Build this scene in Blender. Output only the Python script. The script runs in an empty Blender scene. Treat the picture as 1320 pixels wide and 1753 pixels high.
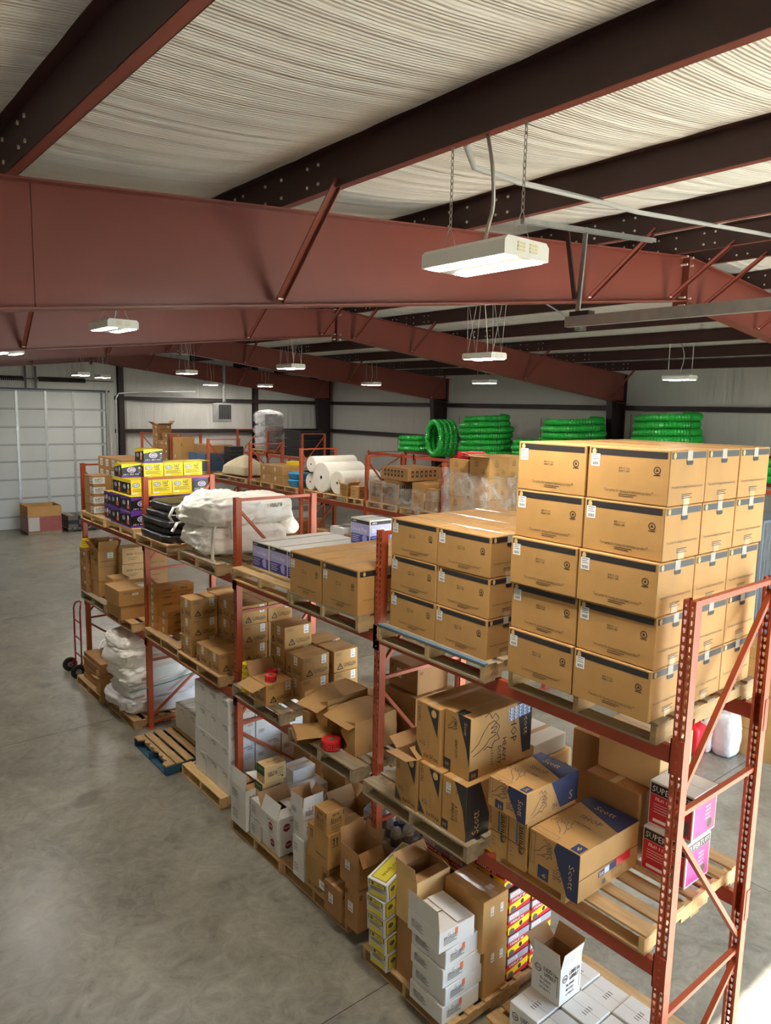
import bpy, math, random
from mathutils import Vector, Matrix, Euler, noise
random.seed(7)
S = bpy.context.scene
COL = S.collection
PI = math.pi

# ---------------------------------------------------------------- camera
yaw, pitch, roll = 0.6912, 0.1415, 0.0214
cyw, syw, cp, sp = math.cos(yaw), math.sin(yaw), math.cos(pitch), math.sin(pitch)
fw = Vector((syw * cp, cyw * cp, -sp))
r0 = Vector((cyw, -syw, 0.0))
u0 = Vector((syw * sp, cyw * sp, cp))
rt = math.cos(roll) * r0 + math.sin(roll) * u0
up = -math.sin(roll) * r0 + math.cos(roll) * u0
cam_d = bpy.data.cameras.new('camera')
cam = bpy.data.objects.new('camera', cam_d)
COL.objects.link(cam)
cm = Matrix((rt, up, -fw)).transposed().to_4x4()
cm.translation = Vector((-3.8595, -1.990, 4.6958))
cam.matrix_world = cm
cam_d.sensor_fit = 'VERTICAL'
cam_d.sensor_height = 36.0
cam_d.sensor_width = 27.1
cam_d.lens = 1261.1 / 1753 * 36
cam_d.clip_end = 200
S.camera = cam

# ---------------------------------------------------------------- world, sun, exposure
W = bpy.data.worlds.new('world')
S.world = W
W.use_nodes = True
wn = W.node_tree
bg = wn.nodes['Background']
sky = wn.nodes.new('ShaderNodeTexSky')
sky.sky_type = 'HOSEK_WILKIE'
sky.sun_direction = (0.12, -0.72, 0.735)
sky.turbidity = 3.0
wn.links.new(sky.outputs[0], bg.inputs['Color'])
bg.inputs['Strength'].default_value = 32.0
sun_d = bpy.data.lights.new('sun', 'SUN')
sun_d.energy = 48.0
sun_d.angle = 0.02
sun_d.color = (1.0, 0.95, 0.87)
sun = bpy.data.objects.new('sun', sun_d)
COL.objects.link(sun)
sd = Vector((-0.12, 0.72, -0.735)).normalized()
sun.rotation_euler = sd.to_track_quat('-Z', 'Y').to_euler()
sun.location = (4, -12, 12)
pd = bpy.data.lights.new('door_portal', 'AREA')   # marks the open near door so daylight is sampled through it
pd.shape = 'RECTANGLE'
pd.size, pd.size_y = 6.0, 4.9
pd.cycles.is_portal = True
po = bpy.data.objects.new('door_portal', pd)
po.location = (4.9, -4.5, 2.45)
po.rotation_euler = (-PI / 2, PI, 0)
COL.objects.link(po)
S.view_settings.view_transform = 'Standard'
S.view_settings.look = 'None'
S.view_settings.gamma = 1.0
S.view_settings.use_curve_mapping = False
S.view_settings.exposure = 0.9
LAMP = 135.0
try:
    S.cycles.use_denoising = True
    S.cycles.max_bounces = 7
    S.cycles.diffuse_bounces = 5
    S.cycles.glossy_bounces = 3
    S.cycles.transparent_max_bounces = 12
    S.cycles.sample_clamp_indirect = 6.0
    S.cycles.caustics_reflective = False
    S.cycles.caustics_refractive = False
except Exception:
    pass

# ---------------------------------------------------------------- materials
MAT = {}


def lin(c):
    return tuple((x / 12.92 if x <= 0.04045 else ((x + 0.055) / 1.055) ** 2.4) for x in (v / 255 for v in c))


def mk(name, col, rough=0.6, metal=0.0, var=0.0, scale=6.0, bump=0.0, bscale=30.0, stretch=None, rnd=0.0, spec=0.5, emit=None, estr=0.0, trans=0.0):
    m = bpy.data.materials.new(name)
    m.use_nodes = True
    nt = m.node_tree
    b = nt.nodes['Principled BSDF']
    c = lin(col)
    b.inputs['Roughness'].default_value = rough
    b.inputs['Metallic'].default_value = metal
    b.inputs['Specular IOR Level'].default_value = spec
    b.inputs['Base Color'].default_value = (*c, 1)
    tc = nt.nodes.new('ShaderNodeTexCoord')
    mp = nt.nodes.new('ShaderNodeMapping')
    nt.links.new(tc.outputs['Object'], mp.inputs['Vector'])
    if stretch:
        mp.inputs['Scale'].default_value = stretch
    if var > 0:
        n = nt.nodes.new('ShaderNodeTexNoise')
        n.inputs['Scale'].default_value = scale
        n.inputs['Detail'].default_value = 6
        nt.links.new(mp.outputs[0], n.inputs['Vector'])
        hs = nt.nodes.new('ShaderNodeHueSaturation')
        hs.inputs['Color'].default_value = (*c, 1)
        mr = nt.nodes.new('ShaderNodeMapRange')
        mr.inputs['From Min'].default_value = 0.3
        mr.inputs['From Max'].default_value = 0.7
        mr.inputs['To Min'].default_value = 1 - var
        mr.inputs['To Max'].default_value = 1 + var
        nt.links.new(n.outputs['Fac'], mr.inputs['Value'])
        last = mr.outputs[0]
        if rnd > 0:
            oi = nt.nodes.new('ShaderNodeObjectInfo')
            m2 = nt.nodes.new('ShaderNodeMapRange')
            m2.inputs['To Min'].default_value = 1 - rnd
            m2.inputs['To Max'].default_value = 1 + rnd
            nt.links.new(oi.outputs['Random'], m2.inputs['Value'])
            mu = nt.nodes.new('ShaderNodeMath')
            mu.operation = 'MULTIPLY'
            nt.links.new(last, mu.inputs[0])
            nt.links.new(m2.outputs[0], mu.inputs[1])
            last = mu.outputs[0]
        nt.links.new(last, hs.inputs['Value'])
        nt.links.new(hs.outputs[0], b.inputs['Base Color'])
    if bump > 0:
        n2 = nt.nodes.new('ShaderNodeTexNoise')
        n2.inputs['Scale'].default_value = bscale
        n2.inputs['Detail'].default_value = 4
        nt.links.new(mp.outputs[0], n2.inputs['Vector'])
        bp = nt.nodes.new('ShaderNodeBump')
        bp.inputs['Strength'].default_value = bump
        bp.inputs['Distance'].default_value = 0.01
        nt.links.new(n2.outputs['Fac'], bp.inputs['Height'])
        nt.links.new(bp.outputs[0], b.inputs['Normal'])
    if emit:
        b.inputs['Emission Color'].default_value = (*lin(emit), 1)
        b.inputs['Emission Strength'].default_value = estr
    MAT[name] = m
    return m


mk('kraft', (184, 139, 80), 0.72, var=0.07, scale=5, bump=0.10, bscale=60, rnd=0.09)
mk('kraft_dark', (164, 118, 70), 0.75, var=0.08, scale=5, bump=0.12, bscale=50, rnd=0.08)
mk('kraft_orange', (208, 144, 70), 0.7, var=0.06, scale=5, rnd=0.05)
mk('kraft_inside', (176, 134, 90), 0.8, var=0.06)
mk('kraft_light', (214, 176, 120), 0.7, var=0.05, scale=5, rnd=0.05)
mk('white_card', (222, 219, 212), 0.6, var=0.03, scale=4, rnd=0.03)
mk('paper', (238, 236, 230), 0.5)
mk('ink', (38, 32, 30), 0.6)
mk('ink_grey', (95, 88, 82), 0.6)
mk('band', (45, 41, 39), 0.5)
mk('seam', (60, 40, 24), 0.9)
mk('tape', (206, 174, 132), 0.22, spec=0.7)
mk('clear_tape', (196, 190, 180), 0.12, spec=0.8)
mk('wood_new', (214, 178, 120), 0.75, var=0.14, scale=3, bump=0.25, bscale=20, stretch=(8, 1.2, 8), rnd=0.07)
mk('wood_tan', (188, 152, 104), 0.8, var=0.18, scale=3, bump=0.3, bscale=20, stretch=(8, 1.2, 8), rnd=0.1)
mk('wood_grey', (154, 137, 108), 0.85, var=0.22, scale=3, bump=0.4, bscale=20, stretch=(8, 1.2, 8), rnd=0.1)
mk('wood_side', (176, 146, 102), 0.85, var=0.2, scale=3, bump=0.3, bscale=20, stretch=(1.2, 8, 8), rnd=0.1)
mk('pallet_blue', (42, 84, 108), 0.7, var=0.15, scale=8)
mk('blue_strip', (84, 116, 138), 0.5, var=0.08)
mk('rack_orange', (186, 88, 54), 0.42, var=0.07, scale=4, spec=0.5, bump=0.03)
mk('beam_orange', (172, 70, 42), 0.42, var=0.08, scale=4, spec=0.5)
mk('rack_dark', (60, 20, 15), 0.6)
mk('primer', (120, 60, 50), 0.42, var=0.09, scale=1.2, bump=0.04, bscale=12, spec=0.5)
mk('primer_shaded', (60, 38, 36), 0.5, var=0.1, scale=1.5, spec=0.45)  # same primer darkened, the shading of the purlin webs put into its colour
mk('girt', (40, 27, 26), 0.5, var=0.08, scale=2)  # primer steel taken near black, shade on girts and columns in the colour
mk('galv', (165, 165, 162), 0.38, metal=0.7, var=0.12, scale=8)
mk('steel_dark', (62, 64, 66), 0.5, metal=0.5, var=0.1)
mk('black_paint', (24, 23, 24), 0.45)
mk('bolt', (226, 222, 210), 0.4, metal=0.2)
mk('door_panel', (188, 190, 186), 0.55, var=0.03, scale=0.7, spec=0.4)
mk('door_joint', (112, 116, 116), 0.6)
mk('fixture', (236, 236, 230), 0.4)
mk('fixture_vent', (226, 214, 176), 0.5)
mk('lamp', (255, 255, 255), 0.4, emit=(255, 251, 243), estr=LAMP)
mk('wire', (170, 166, 156), 0.4, metal=0.4)
mk('conduit', (206, 208, 208), 0.3, metal=0.4)
mk('cable_white', (214, 212, 205), 0.5)
mk('bag_white', (242, 237, 226), 0.8, var=0.06, scale=4, bump=1.0, bscale=9, rnd=0.03)
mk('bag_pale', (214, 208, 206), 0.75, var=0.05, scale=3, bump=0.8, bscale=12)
mk('black_film', (34, 32, 33), 0.34, spec=0.6, bump=0.9, bscale=10, var=0.1)
mk('strap_green', (70, 160, 130), 0.5)
mk('purple', (104, 58, 158), 0.45)
mk('yellow', (246, 220, 32), 0.45)
mk('yellow_dull', (222, 204, 60), 0.5)
mk('pkg_black', (28, 26, 30), 0.4)
mk('pkg_red', (206, 34, 52), 0.45)
mk('pkg_pink', (226, 66, 150), 0.45)
mk('pkg_orange', (240, 160, 40), 0.45)
mk('pkg_grey', (168, 166, 172), 0.45)
mk('pkg_blue', (44, 52, 150), 0.4)
mk('pkg_lilac', (168, 166, 220), 0.45)
mk('scott_blue', (46, 54, 86), 0.5)
mk('scott_black', (52, 48, 48), 0.5)
mk('green_dark', (28, 88, 54), 0.5)
mk('maroon', (134, 28, 44), 0.5)
mk('label_orange', (226, 122, 74), 0.5)
mk('label_blue', (204, 216, 236), 0.4)
mk('pipe_green', (34, 158, 56), 0.34, spec=0.5)
mk('blue_tote', (46, 148, 200), 0.4)
mk('wrap_blue', (70, 96, 124), 0.3, spec=0.8, var=0.12, bump=0.4, bscale=8)
mk('tarp_tan', (186, 170, 138), 0.6, bump=0.6, bscale=8, var=0.08)
mk('felt', (232, 226, 212), 0.9, var=0.03, bump=0.2, bscale=60)
mk('tape_yellow', (244, 214, 40), 0.4)
mk('tape_red', (220, 40, 44), 0.4)
mk('hose_yellow', (236, 204, 30), 0.5)
mk('truck_red', (150, 28, 34), 0.4)
mk('rubber', (26, 26, 27), 0.7)
mk('gas_red', (214, 38, 48), 0.35)
mk('gaylord_red', (150, 62, 50), 0.35, var=0.1, spec=0.7)
mk('tan_can', (196, 178, 130), 0.5, var=0.1)
mk('jug', (206, 204, 200), 0.25, spec=0.6)
mk('navy', (34, 50, 92), 0.4)
mk('metal_shed', (134, 146, 158), 0.5, metal=0.2)

# floor: polished concrete with mottling and sawn joints
m = mk('concrete', (140, 130, 116), 0.32)
nt = m.node_tree
b = nt.nodes['Principled BSDF']
tc = nt.nodes.new('ShaderNodeTexCoord')


def NN(t, **k):
    n = nt.nodes.new(t)
    for a, v in k.items():
        if a in n.inputs:
            n.inputs[a].default_value = v
        else:
            setattr(n, a, v)
    return n


n1 = NN('ShaderNodeTexNoise', Scale=0.9, Detail=12.0, Roughness=0.68, Distortion=0.6)
n2 = NN('ShaderNodeTexNoise', Scale=4.5, Detail=12.0, Roughness=0.75, Distortion=1.5)
n3 = NN('ShaderNodeTexNoise', Scale=1.1, Detail=2.0)
for n in (n1, n2, n3):
    nt.links.new(tc.outputs['Object'], n.inputs['Vector'])
cr = nt.nodes.new('ShaderNodeValToRGB')
cr.color_ramp.elements[0].position = 0.36
cr.color_ramp.elements[0].color = (*lin((100, 96, 84)), 1)
cr.color_ramp.elements[1].position = 0.68
cr.color_ramp.elements[1].color = (*lin((170, 163, 147)), 1)
mx = nt.nodes.new('ShaderNodeMix')
mx.data_type = 'FLOAT'
mx.inputs[0].default_value = 0.5
nt.links.new(n1.outputs['Fac'], mx.inputs[2])
nt.links.new(n2.outputs['Fac'], mx.inputs[3])
nt.links.new(mx.outputs[0], cr.inputs[0])
st = nt.nodes.new('ShaderNodeValToRGB')   # dark stains with a shape of their own
st.color_ramp.elements[0].position = 0.30
st.color_ramp.elements[0].color = (0.58, 0.56, 0.54, 1)
st.color_ramp.elements[1].position = 0.37
st.color_ramp.elements[1].color = (1, 1, 1, 1)
nt.links.new(n3.outputs['Fac'], st.inputs[0])
mm = nt.nodes.new('ShaderNodeMix')
mm.data_type = 'RGBA'
mm.blend_type = 'MULTIPLY'
mm.inputs[0].default_value = 0.8
nt.links.new(cr.outputs[0], mm.inputs[6])
nt.links.new(st.outputs[0], mm.inputs[7])
nt.links.new(mm.outputs[2], b.inputs['Base Color'])
mr = nt.nodes.new('ShaderNodeMapRange')
mr.inputs['To Min'].default_value = 0.16
mr.inputs['To Max'].default_value = 0.5
nt.links.new(n2.outputs['Fac'], mr.inputs['Value'])
nt.links.new(mr.outputs[0], b.inputs['Roughness'])
bp = nt.nodes.new('ShaderNodeBump')
bp.inputs['Strength'].default_value = 0.06
nt.links.new(n2.outputs['Fac'], bp.inputs['Height'])
nt.links.new(bp.outputs[0], b.inputs['Normal'])


def insul(name, col, axis, scale):
    m = mk(name, col, 0.5, spec=0.35)
    nt = m.node_tree
    b = nt.nodes['Principled BSDF']
    tc = nt.nodes.new('ShaderNodeTexCoord')
    mp = nt.nodes.new('ShaderNodeMapping')
    mp.inputs['Scale'].default_value = scale
    nt.links.new(tc.outputs['Object'], mp.inputs['Vector'])
    w = nt.nodes.new('ShaderNodeTexWave')
    w.bands_direction = axis
    w.inputs['Scale'].default_value = 4.2
    w.inputs['Distortion'].default_value = 5.0
    w.inputs['Detail'].default_value = 3
    w.inputs['Detail Scale'].default_value = 1.2
    nt.links.new(mp.outputs[0], w.inputs['Vector'])
    n = nt.nodes.new('ShaderNodeTexNoise')
    n.inputs['Scale'].default_value = 2.0
    n.inputs['Detail'].default_value = 4
    nt.links.new(mp.outputs[0], n.inputs['Vector'])
    w2 = nt.nodes.new('ShaderNodeTexWave')     # broad soft folds in the facing
    w2.bands_direction = axis
    w2.inputs['Scale'].default_value = 0.55
    w2.inputs['Distortion'].default_value = 9.0
    w2.inputs['Detail'].default_value = 3
    w2.inputs['Detail Scale'].default_value = 1.6
    nt.links.new(mp.outputs[0], w2.inputs['Vector'])
    a0 = nt.nodes.new('ShaderNodeMath')
    a0.operation = 'MULTIPLY_ADD'
    a0.inputs[1].default_value = 1.1
    nt.links.new(w2.outputs['Fac'], a0.inputs[0])
    nt.links.new(n.outputs['Fac'], a0.inputs[2])
    ad = nt.nodes.new('ShaderNodeMath')
    ad.operation = 'MULTIPLY_ADD'
    ad.inputs[1].default_value = 0.4
    nt.links.new(w.outputs['Fac'], ad.inputs[0])
    nt.links.new(a0.outputs[0], ad.inputs[2])
    bp = nt.nodes.new('ShaderNodeBump')
    bp.inputs['Strength'].default_value = 0.8
    bp.inputs['Distance'].default_value = 0.02
    nt.links.new(ad.outputs[0], bp.inputs['Height'])
    nt.links.new(bp.outputs[0], b.inputs['Normal'])


insul('insul_roof', (240, 239, 235), 'Y', (0.22, 2.6, 1))
insul('insul_wall', (192, 189, 181), 'X', (1.4, 1.4, 0.12))

m = bpy.data.materials.new('stretch_wrap')
m.use_nodes = True
nt = m.node_tree
nt.nodes.clear()
out = nt.nodes.new('ShaderNodeOutputMaterial')
tr = nt.nodes.new('ShaderNodeBsdfTransparent')
tr.inputs[0].default_value = (0.93, 0.93, 0.92, 1)
pr = nt.nodes.new('ShaderNodeBsdfPrincipled')
pr.inputs['Base Color'].default_value = (0.72, 0.70, 0.66, 1)
pr.inputs['Roughness'].default_value = 0.16
ms = nt.nodes.new('ShaderNodeMixShader')
tc = nt.nodes.new('ShaderNodeTexCoord')
nz = nt.nodes.new('ShaderNodeTexNoise')
nz.inputs['Scale'].default_value = 3.5
nz.inputs['Detail'].default_value = 3
nz.inputs['Distortion'].default_value = 1.2
nt.links.new(tc.outputs['Object'], nz.inputs['Vector'])
mr = nt.nodes.new('ShaderNodeMapRange')
mr.inputs['From Min'].default_value = 0.35
mr.inputs['From Max'].default_value = 0.7
mr.inputs['To Min'].default_value = 0.05
mr.inputs['To Max'].default_value = 0.5
nt.links.new(nz.outputs['Fac'], mr.inputs['Value'])
nt.links.new(mr.outputs[0], ms.inputs[0])
bp = nt.nodes.new('ShaderNodeBump')
bp.inputs['Strength'].default_value = 0.9
bp.inputs['Distance'].default_value = 0.02
nt.links.new(nz.outputs['Fac'], bp.inputs['Height'])
nt.links.new(bp.outputs[0], pr.inputs['Normal'])
nt.links.new(tr.outputs[0], ms.inputs[1])
nt.links.new(pr.outputs[0], ms.inputs[2])
nt.links.new(ms.outputs[0], out.inputs[0])
MAT['stretch_wrap'] = m


# ---------------------------------------------------------------- mesh helpers
class MB:
    def __init__(self):
        self.v, self.f, self.m, self.names = [], [], [], []

    def mi(self, name):
        if name not in self.names:
            self.names.append(name)
        return self.names.index(name)

    def add(self, vs, fs, mat):
        o = len(self.v)
        self.v += [tuple(p) for p in vs]
        k = self.mi(mat)
        for f in fs:
            self.f.append([i + o for i in f])
            self.m.append(k)

    def box(self, a, b, mat, M=None):
        (x0, y0, z0), (x1, y1, z1) = a, b
        vs = [Vector(p) for p in ((x0, y0, z0), (x1, y0, z0), (x1, y1, z0), (x0, y1, z0), (x0, y0, z1), (x1, y0, z1), (x1, y1, z1), (x0, y1, z1))]
        if M:
            vs = [M @ p for p in vs]
        self.add(vs, [(0, 3, 2, 1), (4, 5, 6, 7), (0, 1, 5, 4), (1, 2, 6, 5), (2, 3, 7, 6), (3, 0, 4, 7)], mat)

    def bar(self, p0, p1, w, h, mat, upv=(0, 0, 1)):
        p0, p1 = Vector(p0), Vector(p1)
        d = (p1 - p0)
        L = d.length
        d.normalize()
        u = Vector(upv)
        if abs(d.dot(u)) > 0.98:
            u = Vector((0, 1, 0))
        s = d.cross(u).normalized()
        u = s.cross(d).normalized()
        M = Matrix((s, d, u)).transposed().to_4x4()
        M.translation = p0
        self.box((-w / 2, 0, -h / 2), (w / 2, L, h / 2), mat, M)

    def bevbox(self, a, b, r, mat):
        x0, y0, z0 = a
        x1, y1, z1 = b
        vs, idx = [], {}
        for ix, x in enumerate((x0, x1)):
            for iy, y in enumerate((y0, y1)):
                for iz, z in enumerate((z0, z1)):
                    sx, sy, sz = (1, -1)[ix], (1, -1)[iy], (1, -1)[iz]
                    for ax in range(3):
                        p = [x, y, z]
                        o = [sx * r, sy * r, sz * r]
                        for k in range(3):
                            if k != ax:
                                p[k] += o[k]
                        idx[(ix, iy, iz, ax)] = len(vs)
                        vs.append(p)
        fs = []
        I = lambda ix, iy, iz, ax: idx[(ix, iy, iz, ax)]
        for s in (0, 1):
            q = [I(s, 0, 0, 0), I(s, 1, 0, 0), I(s, 1, 1, 0), I(s, 0, 1, 0)]
            fs.append(q if s else q[::-1])
            q = [I(0, s, 0, 1), I(0, s, 1, 1), I(1, s, 1, 1), I(1, s, 0, 1)]
            fs.append(q if s else q[::-1])
            q = [I(0, 0, s, 2), I(1, 0, s, 2), I(1, 1, s, 2), I(0, 1, s, 2)]
            fs.append(q if s else q[::-1])
        for a_ in (0, 1):
            for b_ in (0, 1):
                q = [I(a_, b_, 0, 0), I(a_, b_, 1, 0), I(a_, b_, 1, 1), I(a_, b_, 0, 1)]
                fs.append(q if (a_ + b_) % 2 == 0 else q[::-1])
                q = [I(a_, 0, b_, 0), I(a_, 0, b_, 2), I(a_, 1, b_, 2), I(a_, 1, b_, 0)]
                fs.append(q if (a_ + b_) % 2 == 0 else q[::-1])
                q = [I(0, a_, b_, 1), I(1, a_, b_, 1), I(1, a_, b_, 2), I(0, a_, b_, 2)]
                fs.append(q if (a_ + b_) % 2 == 0 else q[::-1])
        for ix in (0, 1):
            for iy in (0, 1):
                for iz in (0, 1):
                    q = [I(ix, iy, iz, 0), I(ix, iy, iz, 1), I(ix, iy, iz, 2)]
                    fs.append(q if (ix + iy + iz) % 2 else q[::-1])
        self.add(vs, fs, mat)

    def tube(self, pts, r, n, mat, closed=False, cap=True):
        pts = [Vector(p) for p in pts]
        N = len(pts)
        rr = r if isinstance(r, (list, tuple)) else [r] * N
        vs, prev = [], None
        for i, p in enumerate(pts):
            if closed:
                d = pts[(i + 1) % N] - pts[i - 1]
            else:
                d = pts[min(i + 1, N - 1)] - pts[max(i - 1, 0)]
            d.normalize()
            if prev is None:
                a = Vector((0, 0, 1)) if abs(d.z) < 0.9 else Vector((1, 0, 0))
                s = d.cross(a).normalized()
            else:
                s = (prev - d * prev.dot(d)).normalized()
            prev = s
            t = d.cross(s)
            for k in range(n):
                a = 2 * PI * k / n
                vs.append(p + rr[i] * (math.cos(a) * s + math.sin(a) * t))
        fs = []
        for i in range(N if closed else N - 1):
            j = (i + 1) % N
            for k in range(n):
                l = (k + 1) % n
                fs.append((i * n + k, i * n + l, j * n + l, j * n + k))
        if cap and not closed:
            fs.append(tuple(range(n))[::-1])
            fs.append(tuple((N - 1) * n + k for k in range(n)))
        self.add(vs, fs, mat)

    def lathe(self, prof, n, mat, M=None, closed=False):
        vs, fs = [], []
        for r, z in prof:
            for k in range(n):
                a = 2 * PI * k / n
                p = Vector((r * math.cos(a), r * math.sin(a), z))
                vs.append(M @ p if M else p)
        P = len(prof)
        for i in range(P if closed else P - 1):
            j = (i + 1) % P
            for k in range(n):
                l = (k + 1) % n
                fs.append((i * n + k, i * n + l, j * n + l, j * n + k))
        self.add(vs, fs, mat)

    def mesh(self, name, smooth=False):
        me = bpy.data.meshes.new(name)
        me.from_pydata(self.v, [], self.f)
        for n in self.names:
            me.materials.append(MAT[n])
        me.polygons.foreach_set('material_index', self.m)
        if smooth:
            me.polygons.foreach_set('use_smooth', [True] * len(self.f))
        me.update()
        return me

    def build(self, name, parent=None, smooth=False, loc=None):
        return ob(name, self.mesh(name, smooth), parent, loc)


def ob(name, me, parent=None, loc=None, rz=0.0):
    o = bpy.data.objects.new(name, me)
    COL.objects.link(o)
    if parent:
        o.parent = parent
    if loc:
        o.location = loc
    if rz:
        o.rotation_euler = (0, 0, rz)
    return o


def tag(o, label=None, cat=None, group=None, kind=None):
    if label:
        o['label'] = label
    if cat:
        o['category'] = cat
    if group:
        o['group'] = group
    if kind:
        o['kind'] = kind
    return o


def empty(name, loc, label, cat, group=None, rz=0.0):
    o = ob(name, None, None, loc, rz)
    o.empty_display_size = 0.1
    return tag(o, label, cat, group)


def copy_tree(o, loc=None, rz=None, label=None, parent=None):
    c = o.copy()
    COL.objects.link(c)
    if parent:
        c.parent = parent
    if loc is not None:
        c.location = loc
    if rz is not None:
        c.rotation_euler = (0, 0, rz)
    if label:
        c['label'] = label
    for ch in list(o.children):
        copy_tree(ch, parent=c)
    return c


# lettering -------------------------------------------------------
_TX = {}


def text_mesh(s):
    if s in _TX:
        return _TX[s]
    cu = bpy.data.curves.new('t', 'FONT')
    cu.body = s
    cu.resolution_u = 1
    o = bpy.data.objects.new('t', cu)
    me = o.to_mesh()
    vs = [(v.co.x, v.co.y) for v in me.vertices]
    fs = [tuple(p.vertices) for p in me.polygons]
    o.to_mesh_clear()
    bpy.data.objects.remove(o)
    bpy.data.curves.remove(cu)
    if not vs:
        vs, fs = [(0, 0), (0.5, 0), (0.5, 0.7), (0, 0.7)], [(0, 1, 2, 3)]
    x0 = min(v[0] for v in vs)
    x1 = max(v[0] for v in vs)
    _TX[s] = ([((x - x0), y) for x, y in vs], fs, x1 - x0)
    return _TX[s]


def blur_mesh(s):
    if s in _TX:
        return _TX[s]
    rnd = random.Random(len(s) * 7 + ord(s[1]))
    vs, fs, x = [], [], 0.0

    def q(a, b_, c, d):
        n = len(vs)
        vs.extend([(a, b_), (c, b_), (c, d), (a, d)])
        fs.append((n, n + 1, n + 2, n + 3))
    for ch in s[1:]:
        if ch == ' ':
            x += .35
            continue
        q(x, 0, x + .14, .72)
        if rnd.random() < .7:
            hb = rnd.choice((0, .28, .58))
            q(x + .14, hb, x + .40, hb + .14)
        if rnd.random() < .5:
            q(x + .32, 0, x + .45, rnd.choice((.4, .72)))
        x += .56
    _TX[s] = (vs, fs, max(x - .1, .3))
    return _TX[s]


class Face:
    def __init__(self, parts, O, U, V, N, W_, H_):
        self.parts, self.O, self.U, self.V, self.N, self.W, self.H = parts, Vector(O), Vector(U), Vector(V), Vector(N), W_, H_
        self.e = 0.0012
        self.tag = '%d%d%d' % tuple(int(round(q)) for q in self.N)
        self.sub = 0

    def mbp(self, part):
        """labels and tapes on different faces are parts of their own"""
        if part == 'body':
            return self.parts['body']
        return self.parts.setdefault('%s#%s%d' % (part, self.tag, self.sub), MB())

    def P(self, u, v, e=None):
        return self.O + self.U * (u * self.W) + self.V * (v * self.H) + self.N * (self.e if e is None else e)

    def poly(self, pts, mat, part='body', e=None):
        self.mbp(part).add([self.P(u, v, e) for u, v in pts], [tuple(range(len(pts)))], mat)

    def rect(self, u0_, v0_, u1_, v1_, mat, part='body', e=None):
        self.poly([(u0_, v0_), (u1_, v0_), (u1_, v1_), (u0_, v1_)], mat, part, e)

    def frame(self, u0_, v0_, u1_, v1_, t, mat, e=None):
        tu, tv = t / self.W, t / self.H
        for q in ((u0_, v0_, u1_, v0_ + tv), (u0_, v1_ - tv, u1_, v1_), (u0_, v0_, u0_ + tu, v1_), (u1_ - tu, v0_, u1_, v1_)):
            self.rect(*q, mat, e=e)

    def text(self, s, u, v, h, mat='ink', fit=None, rot=0.0, part='body', e=0.0018):
        """a leading ~ marks print too blurred to read in the photo: broken letter strokes"""
        vs, fs, w = blur_mesh(s) if s[0] == '~' else text_mesh(s)
        k = h / 0.72
        kx = (fit * (self.W if rot == 0 or abs(rot) == PI else self.H) / w) if fit else k
        c, s_ = math.cos(rot), math.sin(rot)
        o = self.P(u, v, e)
        out_ = []
        for x, y in vs:
            a, b_ = (x - w / 2) * kx, y * k - h / 2
            out_.append(o + self.U * (a * c - b_ * s_) + self.V * (a * s_ + b_ * c))
        self.mbp(part).add(out_, fs, mat)

    def ring(self, u, v, r, t, mat, n=20, e=0.0016):
        vs = []
        o = self.P(u, v, e)
        for q in (r, r - t):
            for k in range(n):
                a = 2 * PI * k / n
                vs.append(o + self.U * (q * math.cos(a)) + self.V * (q * math.sin(a)))
        self.parts['body'].add(vs, [(k, (k + 1) % n, n + (k + 1) % n, n + k) for k in range(n)], mat)

    def disc(self, u, v, r, mat, sq=1.0, n=18, e=0.0014):
        o = self.P(u, v, e)
        self.parts['body'].add([o + self.U * (r * math.cos(2 * PI * k / n)) + self.V * (r * sq * math.sin(2 * PI * k / n)) for k in range(n)], [tuple(range(n))], mat)

    def stroke(self, pts, t, mat, e=0.0016):
        for (a, b_), (c, d) in zip(pts, pts[1:]):
            p, q = self.P(a, b_, e), self.P(c, d, e)
            dv = (q - p)
            if dv.length < 1e-6:
                continue
            s = dv.normalized().cross(self.N) * t / 2
            self.parts['body'].add([p - s, q - s, q + s, p + s], [(0, 1, 2, 3)], mat)

    def lines(self, u0_, v0_, u1_, n, dv, t, mat='ink_grey', part='body'):
        for k in range(n):
            ue = u1_ - (0.18 * (u1_ - u0_) if k % 2 else 0)
            v = v0_ - k * dv
            self.rect(u0_, v, ue, v + t / self.H, mat, part, 0.0018)

    def barcode(self, u0_, v0_, u1_, v1_, part='body'):
        n = 9
        for k in range(n):
            a = u0_ + (u1_ - u0_) * k / n
            self.rect(a, v0_, a + (u1_ - u0_) / n * (0.35 + 0.3 * (k * 7 % 3) / 2), v1_, 'ink', part, 0.0022)


def faces(parts, sx, sy, sz):
    return {
        'L': Face(parts, (-sx / 2, sy / 2, 0), (0, -1, 0), (0, 0, 1), (-1, 0, 0), sy, sz),
        'N': Face(parts, (-sx / 2, -sy / 2, 0), (1, 0, 0), (0, 0, 1), (0, -1, 0), sx, sz),
        'R': Face(parts, (sx / 2, -sy / 2, 0), (0, 1, 0), (0, 0, 1), (1, 0, 0), sy, sz),
        'F': Face(parts, (sx / 2, sy / 2, 0), (-1, 0, 0), (0, 0, 1), (0, 1, 0), sx, sz),
        'T': Face(parts, (-sx / 2, -sy / 2, sz), (1, 0, 0), (0, 1, 0), (0, 0, 1), sx, sy),
    }


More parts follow.
